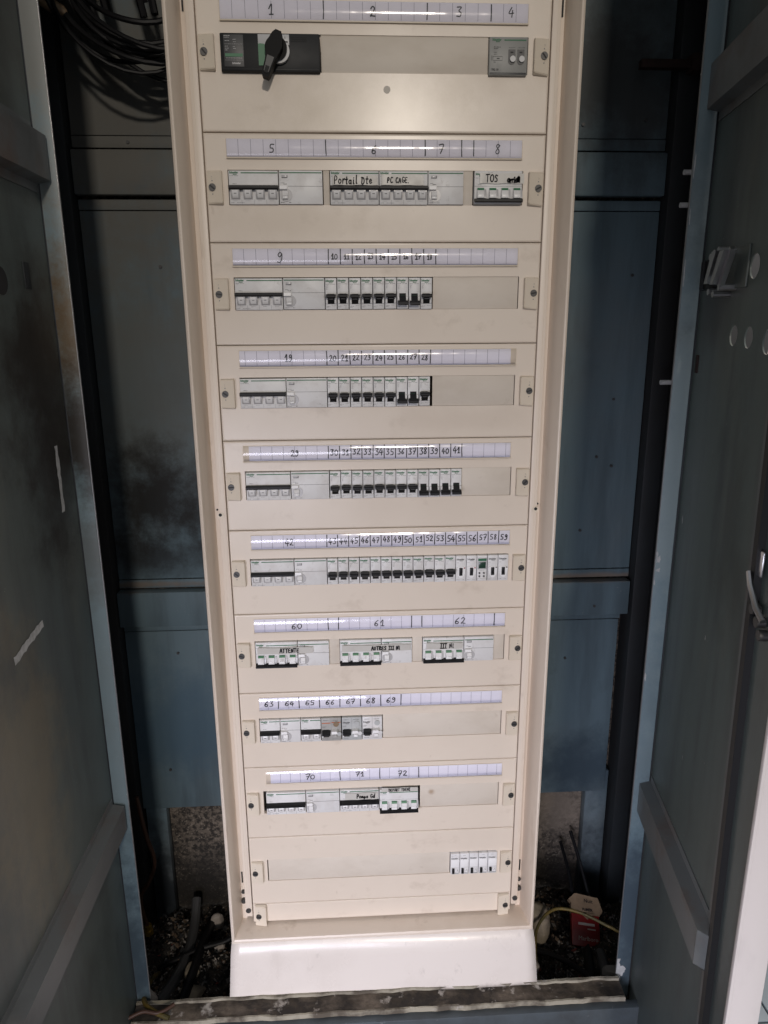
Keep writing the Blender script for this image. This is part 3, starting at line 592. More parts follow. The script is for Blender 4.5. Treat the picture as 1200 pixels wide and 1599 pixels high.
# ------------------------------------------------------------------ modular devices
H = .0462; FY = -.0042
WORD = text_mesh('Schneider', .0040, 'green_print', .00022, .80)
WORDG = text_mesh('Schneider', .0040, 'print_dark', .00016, .80)
WORDW = text_mesh('Schneider', .0036, 'button_grey', .00012, .82)
ELEC = text_mesh('Electric', .0021, 'green_print', .00008, .9)
ELECG = text_mesh('Electric', .0021, 'print_grey', .00008, .9)
def dashes(rows, y=FY - .0003, mt='print_grey', name='small_print'):
    g = MB()
    for (x0, x1, z, h) in rows:
        x = x0
        while x < x1:
            w = random.uniform(.0007, .0022); g.rect(x, min(x + w, x1), z, z + h*random.uniform(.7, 1.1), y); x += w + random.uniform(.0003, .0007)
    return (name, g.mesh(name, mt, smooth=False), (0, 0, 0), [])
def P_(name, mb, mt, kids=(), **k): return (name, mb.mesh(name, mt, **k), (0, 0, 0), list(kids))
def T_(mesh, x, z, y=FY - .0003): return ('lettering', mesh, (x, y, z), [])
def word(x, z, green=True): return [T_(WORD if green else WORDG, x, z), T_(ELEC if green else ELECG, x + .0052, z - .0021)]
def body(w, mt='white_plastic', h=H): return P_('body', MB().box(.0005, w - .0005, FY, .045, .0003, h, .0006), mt)
def toggle(x, up, w=.0150, st=.0092):
    """black switch lever; x centre"""
    if up:
        cap = MB().prism([(FY + .002, .0195), (FY + .002, .0225), (-.0150, .0222), (-.0168, .0205), (-.0168, .0180), (-.0155, .0168)], 'x', x - w/2, x + w/2)
        stem = MB().prism([(FY + .001, .0225), (-.0128, .0195), (-.0100, .0130), (FY - .0012, .0085), (FY + .001, .0085)], 'x', x - st/2, x + st/2)
    else:
        cap = MB().prism([(FY + .002, .0135), (-.0150, .0112), (-.0168, .0095), (-.0168, .0068), (-.0150, .0055), (FY + .002, .0090)], 'x', x - w/2, x + w/2)
        stem = MB().prism([(FY + .001, .0215), (FY - .0012, .0215), (-.0095, .0165), (-.0128, .0105), (FY + .001, .0100)], 'x', x - st/2, x + st/2)
    kids = [P_('stem', stem, 'black_plastic')]
    if not up: kids.append(P_('lever_mark', MB().box(x - st/2 + .001, x + st/2 - .001, FY - .0024, FY - .0008, .0186, .0202), 'green_window'))
    else: kids.append(P_('lever_mark', MB().box(x - st/2 + .001, x + st/2 - .001, -.0122, -.0102, .0150, .0154), 'print_grey'))
    return P_('lever', cap, 'black_plastic', kids)
def shoulders(x0, x1, z0=.0085, z1=.0185): return P_('shoulder', MB().box(x0, x1, FY - .0030, FY + .001, z0, z1, .0010), 'white_plastic')
PRO = {}
def single(up, v):
    random.seed(20 + v + 10*up)
    k = [body(.01817)] + word(.0012, .0410) + [dashes([(.0015, .0070, .0370, .0007), (.0085, .0160, .0370, .0007), (.0020, .0050, .0350, .0004), (.0020, .0045, .0336, .0004), (.0020, .0050, .0322, .0004), (.0020, .0042, .0308, .0004)] + [(.002, .005, .0294, .0004)]*(v % 2)),
         dashes([(.0015, .0075, .0045, .0006), (.010, .0155, .0055, .0004), (.0015, .0048, .0030, .0006)]),
         P_('recess', MB().box(.0040, .0142, FY - .0003, FY, .0082, .0232), 'dark_slot'), shoulders(.0008, .0042), shoulders(.0140, .0174), toggle(.0091, up)]
    return k
def multi_on(n, dim=False, extra=True):
    random.seed(40 + n); w = .01817*n
    k = [body(w)] + word(.0018, .0422) + [P_('green_line', MB().box(.0185 if n > 2 else .017, w - .001, FY - .0003, FY, .0424, .0438), 'green_print')]
    k += [dashes([(.0020, .0075, .0388, .0007), (.0092, .0145, .0388, .0007), (.0060, .0120, .0278, .0008)]), dashes([(.002, .007, .0022, .0007), (.011, .022, .0022, .0006)] + [(.018*i + .006, .018*i + .012, .0050, .0004) for i in range(n)])]
    k.append(P_('handle_bar', MB().prism([(FY + .002, .0195), (FY + .002, .0255), (-.0120, .0252), (-.0142, .0240), (-.0142, .0212), (-.0125, .0198)], 'x', .0006, w - .0006), 'black_plastic'))
    for i in range(n):
        x = .01817*(i + .5) + .0006
        k.append(P_('knob', MB().prism([(FY + .001, .0070), (FY + .001, .0205), (FY - .0058, .0200), (FY - .0064, .0170), (FY - .0044, .0110), (FY - .0010, .0072)], 'x', x - .0064, x + .0064), 'grey_clear',
                    [P_('knob_face', MB().prism([(FY, .0088), (FY, .0190), (FY - .0066, .0188), (FY - .0072, .0170), (FY - .0054, .0112), (FY - .0028, .0088)], 'x', x - .0042, x + .0042), 'white_bright'),
                     P_('knob_print', MB().box(x - .0018, x + .0018, FY - .0070, FY - .0060, .0140, .0146), 'print_dark')]))
        if i: k.append(P_('pole_seam', MB().box(.01817*i - .0001, .01817*i + .0002, FY - .0002, FY, .0005, .0070), 'print_grey'))
    return k
def multi_off(n):
    random.seed(60 + n); w = .01817*n
    k = [body(w)] + word(.0018, .0405) + [P_('green_line', MB().box(.0185, w - .001, FY - .0003, FY, .0397, .0411), 'green_print')]
    k += [dashes([(.0020, .0075, .0360, .0007), (.0092, .0145, .0360, .0007), (.0050, .0110, .0268, .0008), (.020, .028, .0440, .0005)])]
    k.append(P_('seam', MB().box(.0008, w - .0008, FY - .0002, FY, .0248, .0251), 'print_grey'))
    k.append(P_('handle_bar', MB().prism([(FY + .002, .0080), (-.0120, .0068), (-.0142, .0056), (-.0142, .0028), (-.0120, .0014), (FY + .002, .0040)], 'x', .0006, w - .0006), 'black_plastic'))
    for i in range(n):
        x = .01817*(i + .5) + .0004
        k.append(P_('window', MB().prism([(FY + .001, .0080), (FY + .001, .0222), (FY - .0022, .0222), (FY - .0052, .0165), (FY - .0062, .0100), (FY - .0062, .0080)], 'x', x - .0052, x + .0052), 'white_plastic',
                    [P_('green_flag', MB().prism([(FY, .0190), (FY, .0224), (FY - .0026, .0222), (FY - .0042, .0192)], 'x', x - .0050, x + .0050), 'green_window'),
                     P_('window_base', MB().box(x - .0046, x + .0046, FY - .0068, FY - .0050, .0082, .0128, .0004), 'white_bright')]))
        k.append(P_('window_cheek', MB().prism([(FY + .001, .0080), (FY + .001, .0215), (FY - .0008, .0205), (FY - .0040, .0110), (FY - .0040, .0080)], 'x', x + .0056, x + .0086), 'grey_clear'))
    return k
def vigi(w, low=False):
    random.seed(int(w*1e4)); zl = .0428 if not low else .0405
    k = [body(w), P_('green_line', MB().box(.0015, w - .0015, FY - .0003, FY, zl - .0004, zl + .001), 'green_print'),
         P_('test_window', MB().box(.0045, .0130, FY - .0010, FY, .0362, .0398, .0004), 'grey_clear', [P_('window_edge', MB().box(.0045, .0130, FY - .0013, FY - .0010, .0362, .0369).box(.0122, .0130, FY - .0013, FY - .001, .0369, .0398), 'dark_grey')]),
         dashes([(.0030, .0080, .0290, .0006), (.0070, .0120, .0272, .0010), (.0020, .0080, .0022, .0008), (.0145, .0175, .0022, .0008)], mt='print_dark'),
         P_('seam', MB().box(.0135, w - .0006, FY - .0002, FY, .0246, .0250), 'print_dark'),
         P_('test_button', MB().prism([(FY, .0190), (FY, .0250), (FY - .0052, .0246), (FY - .0058, .0200)], 'x', .0012, .0120), 'white_bright'),
         P_('dial', MB().cyl((.0105, .0125), 'y', .0088, FY - .0012, FY + .001, 24, .0084), 'grey_clear',
            [P_('dial_lever', MB().prism([(FY - .001, .0065), (FY - .001, .0180), (FY - .0040, .0178), (FY - .0062, .0120), (FY - .0040, .0068)], 'x', .0052, .0130), 'white_plastic'),
             P_('dial_mark', MB().box(.0058, .0124, FY - .0056, FY - .0036, .0075, .0100, .0003), 'white_bright')])]
    return k
def relay(led):
    random.seed(80 + led); w = .01817
    k = [body(w)] + [T_(WORDG, .0016, .0385), T_(ELECG, .0066, .0366)] + [dashes([(.0018, .0050, .0335, .0007)]), dashes([(.0018, .0070, .0030, .0007), (.011, .015, .003, .0005), (.0018, .0040, .0165, .0005)]),
         P_('bowl', MB().prism([(.0015 + .0152*.5 + .0076*math.cos(R(a)), .0240 + .0160*math.sin(R(a))*1.1) for a in range(180, 361, 15)] + [(.0167, .0262), (.0015, .0262)], 'y', FY - .0018, FY + .001), 'white_bright'),
         P_('switch_slot', MB().box(.0060, .0118, FY - .0022, FY, .0110, .0252, .0003), 'dark_slot', [P_('switch', MB().box(.0064, .0114, FY - .0048, FY - .002, .0165, .0235, .0005) if led else MB().box(.0064, .0114, FY - .0048, FY - .002, .0122, .0150, .0005).box(.0064, .0114, FY - .0034, FY - .002, .0150, .0245, .0005), 'black_plastic')]),
         P_('indicator', MB().box(.0135, .0160, FY - .0024, FY, .0238, .0256, .0003), 'red_led' if led == 1 else 'print_dark')]
    return k
def timer():
    random.seed(90); w = .01817
    return [body(w), P_('green_head', MB().box(.0015, w - .0015, FY - .0010, FY, .0215, .0418, .0004), 'mid_grey', [P_('green_band', MB().box(.0020, w - .002, FY - .0014, FY - .001, .0368, .0405), 'green_print')]),
            P_('screen', MB().box(.0032, w - .0032, FY - .0016, FY, .0235, .0345, .0003), 'lcd'),
            P_('top_flap', MB().box(.0015, w - .0015, FY - .0022, FY, .0425, .0455, .0004), 'white_bright')] + \
           [P_('button', MB().cyl((x, z), 'y', .0015, FY - .0022, FY, 14), 'print_dark') for x in (.0046, .0122) for z in (.0090, .0148)] + \
           [P_('side_gap', MB().box(w - .0009, w - .0002, FY - .0003, FY, .001, .045), 'print_dark'), dashes([(.004, .012, .0190, .0004)]), P_('bottom_flap', MB().box(.0015, w - .0015, FY - .0016, FY, .0015, .0050, .0003), 'white_plastic')]
def combo(bodymat, stripe, v):
    random.seed(100 + v); w = .0364
    k = [body(w, bodymat), P_('seam', MB().box(.0180, .0184, FY - .0002, FY, .020, .0455), 'print_grey')]
    if stripe: k.append(P_('orange_line', MB().box(.0015, .0170, FY - .0003, FY, .0355, .0370).box(.0190, .0350, FY - .0003, FY, .0365, .0380), 'orange_print'))
    else: k += [T_(WORDG, .0020, .0350), T_(ELECG, .0070, .0331)]
    k += [dashes([(.004, .013, .0415, .0008), (.021, .031, .0415, .0008), (.002, .009, .0290, .0005), (.002, .007, .0275, .0005)], mt='print_dark'), dashes([(.003, .012, .0040, .0009), (.019, .030, .0040, .0008)], mt='print_grey'),
          P_('test_dome', MB().cyl((.0270, .0345), 'y', .0050, FY - .0020, FY, 20, .0040), 'mid_grey' if v else 'pack_cream'),
          P_('recess', MB().box(.0040, .0142, FY - .0003, FY, .0082, .0232), 'dark_slot'), shoulders(.0010, .0042, .0085, .0165), toggle(.0093, True),
          P_('reset_button', MB().prism([(FY, .0175), (FY, .0240), (FY - .0085, .0236), (FY - .0090, .0185)], 'x', .0188, .0290), 'white_bright'),
          P_('reset_base', MB().box(.0215, .0285, FY - .0040, FY, .0085, .0135, .0006), 'white_bright' if v else 'dirty_grey'),
          P_('side_dome', MB().cyl((.0325, .0155), 'y', .0040, FY - .0030, FY, 16, .0030), 'white_plastic' if v else 'mid_grey')]
    return k
def mini(v):
    w = .0181; random.seed(120 + v)
    k = [body(w, h=.0472)] + [T_(WORDG, .0014, .0355), T_(ELECG, .0064, .0336)] + [dashes([(.002, .006, .0315, .0005), (.006, .011, .0430, .0006)]),
         P_('upper_face', MB().box(.0010, w - .001, FY - .0008, FY, .0180, .0345, .0003), 'white_bright'),
         P_('lever_slot', MB().box(.0030, .0075, FY - .0045, FY, .0050 + (.003 if v else 0), .0150, .0006), 'black_plastic'),
         P_('pointer', MB().add([(.0100, FY - .002, .0060), (.0150, FY - .002, .0060), (.0128, FY - .003, .0120), (.0100, FY, .0055), (.0155, FY, .0055), (.0128, FY, .0130)], [(0, 1, 2), (3, 4, 1, 0), (4, 5, 2, 1), (5, 3, 0, 2)]), 'white_bright'),
         P_('bottom_bar', MB().box(.0020, w - .002, FY - .0012, FY, .0020, .0040, .0004), 'mid_grey')]
    return k
def main_switch():
    random.seed(5); w, h = .1392, .0486; F = -.0070
    k = [P_('case', MB().box(0, w, F, .06, 0, h, .0018), 'black_case'),
         P_('case_ridge', MB().box(.002, w - .002, F - .0008, F, .0018, .0050, .0003), 'black_case'),
         P_('rating_plate', MB().box(.0050, .0325, F - .0006, F, .0060, .0460, .0003), 'dark_grey',
            [dashes([(.0060, .014, .0440, .0007), (.0060, .013, .0420, .0007), (.018, .022, .0395, .0006), (.007, .013, .0378, .0006), (.0185, .0225, .0365, .0006), (.0065, .031, .0340, .0003), (.007, .011, .0310, .0006), (.018, .021, .0305, .0006), (.007, .012, .0285, .0006), (.0185, .022, .0282, .0006), (.007, .011, .0262, .0006), (.0065, .031, .0140, .0003), (.0075, .03, .0165, .0005)], F - .0009, 'button_grey'),
             P_('green_band', MB().box(.0065, .0310, F - .0009, F - .0006, .0185, .0225), 'green_window'),
             T_(WORDW, .0160, .0092, F - .0009)]),
         P_('dial_card', MB().box(.0530, .0965, F - .0006, F, .0335, .0468, .0002), 'button_grey'),
         P_('green_dial', MB().prism([(.0530, .0078), (.0610, .0078), (.0640, .0200), (.0680, .0300), (.0640, .0335), (.0610, .0348), (.0560, .0352), (.0530, .0348)], 'y', F - .0012, F), 'green_window'),
         P_('position_mark', MB().box(.0905, .0911, F - .0009, F - .0006, .041, .0445).box(.0905, .0945, F - .0009, F - .0006, .0365, .0385), 'print_dark'),
         P_('vent', MB().box(.0985, .1210, F - .0003, F, .0430, .0446).box(.0985, .1210, F - .0003, F, .0405, .0421).box(.0985, .1210, F - .0003, F, .0380, .0396), 'dark_slot')]
    hub = MB().cyl((.0785, .0265), 'y', .0155, F - .012, F, 32, .0140)
    lever = MB(); a = math.atan2(-.058, -.022); ux, uz = math.cos(a), math.sin(a); nx, nz = -uz, ux
    def q(t, w_): return [(.0765 + ux*t + nx*w_, .0225 + uz*t + nz*w_), (.0765 + ux*t - nx*w_, .0225 + uz*t - nz*w_)]
    st = [(-.0215, .0040), (-.017, .0072), (-.004, .0110), (.010, .0082), (.018, .0064), (.034, .0056), (.038, .0042)]
    L1 = [q(t, v)[0] for t, v in st]; R1 = [q(t, v)[1] for t, v in st]
    prof = L1 + R1[::-1]; lever.prism(prof, 'y', F - .0270, F - .010)
    kid = [P_('lever', lever, 'handle_black'), P_('lever_grip', MB().prism([q(.012, .0050)[0], q(.032, .0034)[0], q(.032, .0034)[1], q(.012, .0050)[1]], 'y', F - .0276, F - .0270), 'dark_grey'),
           P_('lever_end', MB().prism([q(.025, .0028)[0], q(.034, .0024)[0], q(.034, .0024)[1], q(.025, .0028)[1]], 'y', F - .0281, F - .0276), 'dark_slot'),
           P_('grey_ring', MB().cyl((.0820, .0240), 'y', .0150, F - .0075, F - .002, 32), 'button_grey')]
    k.append(P_('rotary_handle', hub, 'handle_black', kid)); return k
def grey_relay():
    random.seed(6); w, h = .0552, .0490; F = -.0055
    k = [P_('case', MB().box(0, w, F, .05, 0, h, .0010), 'device_grey'), T_(WORD, .0040, .0440, F - .0003), T_(ELEC, .009, .0422, F - .0003),
         P_('green_line', MB().box(.0212, .0528, F - .0003, F, .0440, .0456), 'green_print'),
         dashes([(.0065, .016, .0355, .0010), (.0065, .0125, .0337, .0010), (.0065, .0105, .0290, .0008), (.0065, .011, .0265, .0007), (.0065, .0095, .0165, .0007), (.028, .037, .0350, .0007), (.041, .051, .0350, .0007)], F - .0003, 'print_dark'),
         P_('diagram', MB().ribbon([(.0055, .0240), (.0190, .0240), (.0190, .0190), (.0055, .0190), (.0055, .0240)], .0004, F - .0003).box(.0110, .0150, F - .0003, F, .0208, .0222).box(.0035, .0042, F - .0003, F, .019, .025), 'print_dark'),
         ('lettering', text_mesh('TR2 10', .0034, 'print_dark', .0002), (.0035, F - .0003, .0062), []),
         P_('lower_edge', MB().box(.0012, w - .0012, F - .0006, F, .0012, .0036, .0002), 'dark_grey')]
    for x in (.0325, .0455):
        pts = [(x - .0050, .0330), (x - .0050, .0185)] + [(x + .0050*math.cos(R(t)), .0185 + .0050*math.sin(R(t))) for t in range(195, 360, 15)] + [(x + .0050, .0185), (x + .0050, .0330)]
        k.append(P_('button_well', MB().prism(pts, 'y', F - .0006, F), 'dark_grey', [P_('button', MB().cyl((x + .0012, .0205), 'y', .0040, F - .0030, F, 20, .0036), 'button_grey'), P_('button_print', MB().box(x - .002, x + .002, F - .0009, F - .0006, .0285, .0300), 'dark_slot')]))
    return k
def place(key, make, name, label, cat, x, row, group=None, z=None, dz=0):
    if key not in PRO: PRO[key] = make()
    zb_ = -.15*(row - 1) - .0972 + dz if z is None else z
    T = thing(name, label, cat, (x, 0, Z(zb_)), 0, group)
    def rec(items, parent, lvl):
        for nm, me, loc, kids in items:
            o = link(nm, me, parent, loc)
            if nm == 'small_print': o['kind'] = 'stuff'
            rec(kids, o, lvl + 1)
    rec(PRO[key], T, 0); return T
def sticker(T, txt, x0, x1, z0, z1, tx, tz, h, w=.0010, rot=0, y=FY - .0018):
    n = 16; mb = MB(); P = []
    for i in range(n + 1):
        x = x0 + (x1 - x0)*i/n; P += [(x, y - .0004*math.sin(i*1.3)**2, z0 + .0004*math.sin(i*.8)), (x, y - .0004*math.sin(i*1.7)**2, z1 + .0005*math.sin(i*.6 + 1))]
    mb.add(P, [(2*i, 2*i + 1, 2*i + 3, 2*i + 2) for i in range(n)]); s = part('sticker', mb, 'tape', T)
    g = MB(); write(g, txt, tx, tz, h*1.08, y - .0009, w*1.3, aspect=.8); part('handwriting', g, 'ink', s); return s
BG = 'modular breakers on the switchboard'
def S(row, x, num, up=True): return place(('s', up, num % 3), lambda: single(up, num % 3), 'circuit_breaker', 'slim white breaker with %s black toggle under handwritten number %d' % ('raised' if up else 'lowered', num), 'breaker', x, row, BG, dz=random.uniform(-.0004, .0006))
def MO(row, x, n, label): return place(('on', n), lambda: multi_on(n), 'circuit_breaker', label, 'breaker', x, row, BG, dz=-.0004)
def MF(row, x, n, label, dz=0): return place(('off', n), lambda: multi_off(n), 'circuit_breaker', label, 'breaker', x, row, BG, dz=dz)
def V(row, x, w, label): return place(('v', round(w, 4)), lambda: vigi(w), 'residual_current_module', label, 'breaker module', x, row, BG)
place('main', main_switch, 'rotary_main_switch', 'black main switch with turning handle and green dial under handwritten number 1', 'main switch', -.2185, 0, z=.15 - .0740)
place('grey', grey_relay, 'control_relay', 'grey relay with two round buttons under handwritten number 4', 'relay', .1620, 0, z=.15 - .0745)
x0 = -.2180
# row 1
MO(1, x0, 4, 'four-pole white breaker with long black bar under handwritten number 5'); V(1, x0 + .0732, .0645, 'white residual current module beside the four-pole breaker under number 5')
T = MO(1, -.0698, 4, 'four-pole breaker with a sticker reading Portail Dte'); random.seed(11); sticker(T, 'Portail Dte', .004, .0705, .0268, .0400, .034, .0285, .0098, .0012)
T = MO(1, .0030, 4, 'four-pole breaker with a sticker reading PC CAGE'); sticker(T, 'PC CAGE.', .003, .066, .0268, .0412, .028, .0300, .0068, .0011)
V(1, .0758, .0535, 'white residual current module beside the breaker with the PC CAGE sticker')
T = MF(1, .1450, 4, 'four-pole breaker with lowered bar and a sticker reading TOS arriere', .0006); sticker(T, 'TOS', .0080, .0745, .0285, .0425, .026, .0305, .0098, .0011)
sk = [c for c in T.children if c.name.startswith('sticker')][0]
g = MB(); write(g, 'arrie#', .0585, .0300, .0090, FY - .0030, .0021, aspect=.72, sp=.02); part('handwriting', g, 'ink', sk)
# rows 2 to 5
random.seed(13)
MO(2, x0, 4, 'four-pole white breaker with long black bar under handwritten number 9'); V(2, x0 + .0730, .0636, 'white residual current module beside the four-pole breaker under number 9')
for i in range(9): S(2, -.0812 + .01833*i, 10 + i, i not in (6, 7))
MO(3, x0 - .001, 4, 'four-pole white breaker with long black bar under handwritten number 19'); V(3, x0 + .0718, .0645, 'white residual current module beside the four-pole breaker under number 19')
for i in range(9): S(3, -.0816 + .0182*i, 20 + i, i not in (6, 7))
MO(4, x0, 4, 'four-pole white breaker with long black bar under handwritten number 29'); V(4, x0 + .0730, .0628, 'white residual current module beside the four-pole breaker under number 29')
for i in range(12): S(4, -.0818 + .01815*i, 30 + i, i < 8)
MO(5, x0, 4, 'four-pole white breaker with long black bar under handwritten number 42'); V(5, x0 + .0730, .0550, 'white residual current module beside the four-pole breaker under number 42')
for i in range(12): S(5, -.0898 + .01822*i, 43 + i)
for i, n in ((12, 55), (13, 56), (15, 58), (16, 59)):
    led = 1 if n in (55, 56) else 0
    place(('r', led), lambda: relay(led), 'impulse_relay', 'slim white relay with small black rocker%s under handwritten number %d' % (' and red dot' if n == 55 else '', n), 'relay', -.0898 + .01822*i, 5, BG)
place('t', timer, 'time_switch', 'slim time switch with green display and four buttons under handwritten number 57', 'time switch', -.0898 + .01822*14, 5)
# row 6: three breakers switched off, with stickers that run over their modules
random.seed(17)
for (x, txt, lab, w, nm, tx, a, b, hh) in ((x0, 'ATTENTE', 'ATTENTE', .0548, 60, .0590, .004, .1000, .0072), (-.0720, 'AUTRES III Ni', 'AUTRES III Ni', .0540, 61, .0800, .004, .1240, .0066), (.0735, 'III Ni', 'III Ni', .0530, 62, .0420, .006, .0700, .0080)):
    T = MF(6, x, 4, 'four-pole breaker with lowered bar and a sticker reading %s' % lab); V6 = place(('v6', w), lambda: vigi(w, True), 'residual_current_module', 'white residual current module beside the breaker under number %d' % nm, 'breaker module', x + .0730, 6, BG)
    sticker(T, txt, a, b, .0262, .0376, tx, .0282, hh, .0013, y=FY - .0034)
# row 7
MO(7, x0, 2, 'two-pole white breaker with black bar under handwritten number 63'); V(7, x0 + .0366, .0360, 'white residual current module under handwritten number 64'); MO(7, x0 + .0728, 2, 'two-pole white breaker with black bar under handwritten number 65')
place('c0', lambda: combo('dirty_grey', True, 0), 'residual_breaker', 'dirty grey two-module breaker with orange stripe under handwritten number 66', 'breaker', -.1088, 7, BG)
place('c1', lambda: combo('mid_grey', False, 1), 'residual_breaker', 'grey two-module breaker with white button under handwritten number 67', 'breaker', -.0718, 7, BG)
place('c2', lambda: combo('white_plastic', False, 2), 'residual_breaker', 'white two-module breaker with black toggle and white button under handwritten number 68', 'breaker', -.0350, 7, BG)
# row 8
MO(8, -.2140, 4, 'four-pole white breaker with long black bar under handwritten number 70'); V(8, -.1408, .0620, 'white residual current module beside the four-pole breaker under number 70')
T = MO(8, -.0785, 4, 'four-pole breaker with a sticker reading Pompe Gd'); sticker(T, 'Pompe Gd', .010, .0700, .0268, .0410, .048, .0300, .0072, .0013)
T = MF(8, -.0052, 4, 'four-pole breaker with lowered bar and a top sticker reading DEPART TDENI', -.0030); sticker(T, 'DEPART TDENI', .004, .0715, .0430, .0515, .037, .0448, .0052, .0009)
# row 9
for i, t in enumerate(('first', 'second', 'third', 'fourth', 'fifth')):
    place(('m', i == 4), lambda: mini(i == 4), 'mini_switch', '%s small white switch counted from the long blank cover, in the unnumbered row' % t, 'switch', .1305 + .0181*i, 9, BG, dz=-.0012)

# ------------------------------------------------------------------ black cable coil hanging top left
random.seed(23)
CO = thing('cable_coil', 'coil of thick black cables hanging in the upper corner of the cabinet', 'cable coil', (-.36, .17, Z(.288)))
for i in range(13):
    r = random.uniform(.105, .165); dx, dz, dy = random.uniform(-.02, .03), random.uniform(-.02, .03), random.uniform(-.05, .06); ph = random.uniform(0, 6)
    pts = [(dx + r*math.cos(t)*(1.0 + .06*math.sin(2*t + ph)), dy + .012*math.sin(3*t + ph), dz + r*1.02*math.sin(t)*(1 + .05*math.cos(3*t + ph))) for t in [2*math.pi*k/40 for k in range(41)]]
    part('cable_loop', MB().tube(pts, random.uniform(.0028, .0050), 8), 'cable_black', CO)
for i in range(6):
    a = random.uniform(-.13, .02); pts = spline([(a, random.uniform(-.03, .04), -.06 + random.uniform(-.03, .03)), (a - .02, 0, .06), (a + random.uniform(-.03, .03), .01, .2), (a + .03, .02, .33)], 8)
    part('cable_tail', MB().tube(pts, random.uniform(.004, .008), 8), 'cable_black', CO)
tagm = MB(); P = []
for i in range(9):
    t = i/8; P += [(-.105 + .050*t, -.062 - .004*math.sin(3*t), -.035 - .052*t + .004), (-.096 + .052*t, -.060, -.028 - .050*t)]
tagm.add(P, [(2*i, 2*i + 1, 2*i + 3, 2*i + 2) for i in range(8)]); tg = part('paper_tag', tagm, 'pack_cream', CO)
g = MB(); g.ribbon(spline([(-.082, -.058, 0), (-.074, -.066, 0), (-.078, -.070, 0), (-.066, -.074, 0)], 4) and [(-.080, -.056), (-.072, -.064), (-.076, -.068), (-.064, -.073)], .0016, -.067); part('tag_mark', g, 'ink', tg)
pl = thing('pale_connector', 'pale plastic connector hanging at the very top beside the cable coil', 'connector', (-.497, .17, Z(.216)))
part('shell', MB().tube([(-.03, 0, .02), (-.01, 0, .006), (.008, 0, -.002), (.014, 0, -.006)], [.010, .010, .008, .004], 12), 'pack_cream', pl)
part('lead', MB().tube([(-.03, 0, .02), (-.045, .01, .06), (-.03, .01, .14)], .0035, 8), 'cable_black', pl)

# ------------------------------------------------------------------ burnt floor of the cabinet
random.seed(31)
def gz(x, y):   # ground height inside the cabinet (relative)
    t = min(1, max(0, (y + .055)/.36)); b = -1.560 - .105*t**1.1
    return b + .016*math.sin(31*x + 3*y) * math.sin(23*y + 2*x) + .008*math.sin(67*x)*math.cos(53*y) + .004*math.sin(131*x + 1)*math.sin(117*y)
g = MB(); nx, ny = 120, 44; P = []
for j in range(ny + 1):
    for i in range(nx + 1):
        x = -.595 + 1.19*i/nx; y = -.054 + .386*j/ny; P.append((x, y, Z(gz(x, y) + random.uniform(-.004, .004))))
g.add(P, [(j*(nx + 1) + i, j*(nx + 1) + i + 1, (j + 1)*(nx + 1) + i + 1, (j + 1)*(nx + 1) + i) for j in range(ny) for i in range(nx)])
tag(part('cabinet_ground', g, 'soot', None, ang=180), kind='structure')
g = MB(); mats = ['chip_black', 'chip_brown', 'chip_grey', 'chip_pale', 'chip_red']
for i in range(9000):
    s = random.choice((-1, 1)); x = s*random.uniform(.29, .58); y = random.uniform(-.05, .325); q = random.random()
    g.cur = 0 if q < .42 else 1 if q < .70 else 2 if q < .91 else 3 if q < .985 else 4
    r = random.choice((.0015, .002, .003, .004, .006))*random.uniform(.6, 1.4)*(1.0 if g.cur < 3 else .8); c = Vector((x, y, Z(gz(x, y) + r*.5)))
    a, b_, d_ = (Vector([random.gauss(0, 1) for _ in range(3)]).normalized()*r*random.uniform(.6, 1.4) for _ in range(3))
    e = Vector([random.gauss(0, 1) for _ in range(3)]).normalized()*r
    g.add([c + a, c + b_, c + d_, c + e, c - a*.6], [(0, 1, 2), (0, 2, 3), (0, 3, 1), (1, 3, 4), (1, 4, 2), (2, 4, 3)])
tag(part('debris', g, mats, None, smooth=False), 'burnt crumbs and grit covering the cabinet floor', 'debris', kind='stuff')
def rock(name, c, r, mt, label, cat, st=(1, 1, 1), group=None, seed=0):
    random.seed(seed); b = bmesh.new(); bmesh.ops.create_icosphere(b, subdivisions=3, radius=1)
    k = [Vector([random.gauss(0, 1) for _ in range(3)]).normalized() for _ in range(9)]
    for v in b.verts:
        d = v.co.normalized(); f = min([1.0] + [random.uniform(.70, .74)/max(d.dot(q), 1e-3) if d.dot(q) > .74 else 1.0 for q in k]); v.co = Vector((d.x*st[0], d.y*st[1], d.z*st[2]))*r*f*random.uniform(.97, 1.03)
    me = bpy.data.meshes.new(name); b.to_mesh(me); b.free(); me.materials.append(MAT[mt]); me.shade_smooth(); me.set_sharp_from_angle(angle=R(32))
    return tag(link(name, me, None, c), label, cat, group)
rock('stone', (.345, .130, Z(-1.555)), .05, 'stone', 'large tan lump of rubble beside the kick plate', 'stone', (.62, .8, 1.25), seed=1)
rock('stone', (-.385, .265, Z(gz(-.385, .265) + .022)), .018, 'chip_pale', 'pale stone lying against the sooty concrete wall', 'stone', (1, .8, 1.2), seed=2)
rock('stone', (-.355, .145, Z(gz(-.355, .145) + .008)), .013, 'chip_pale', 'small pale pebble halfway along the burnt floor by the switchboard', 'stone', (1.2, 1, .7), seed=3)
rock('stone', (-.385, .015, Z(gz(-.385, .015) + .012)), .022, 'stone', 'flat tan rubble piece near the sill beside a split cable', 'stone', (1.3, .9, .5), seed=4)
rock('stone', (.303, .005, Z(gz(.303, .005) + .030)), .016, 'chip_pale', 'pale pebble touching the corner of the kick plate', 'stone', (1, 1, 1.1), seed=5)
rock('stone', (-.395, .062, Z(gz(-.395, .062) + .012)), .020, 'stone', 'brown split rubble piece among black cables', 'stone', (.8, 1.3, .6), seed=6)
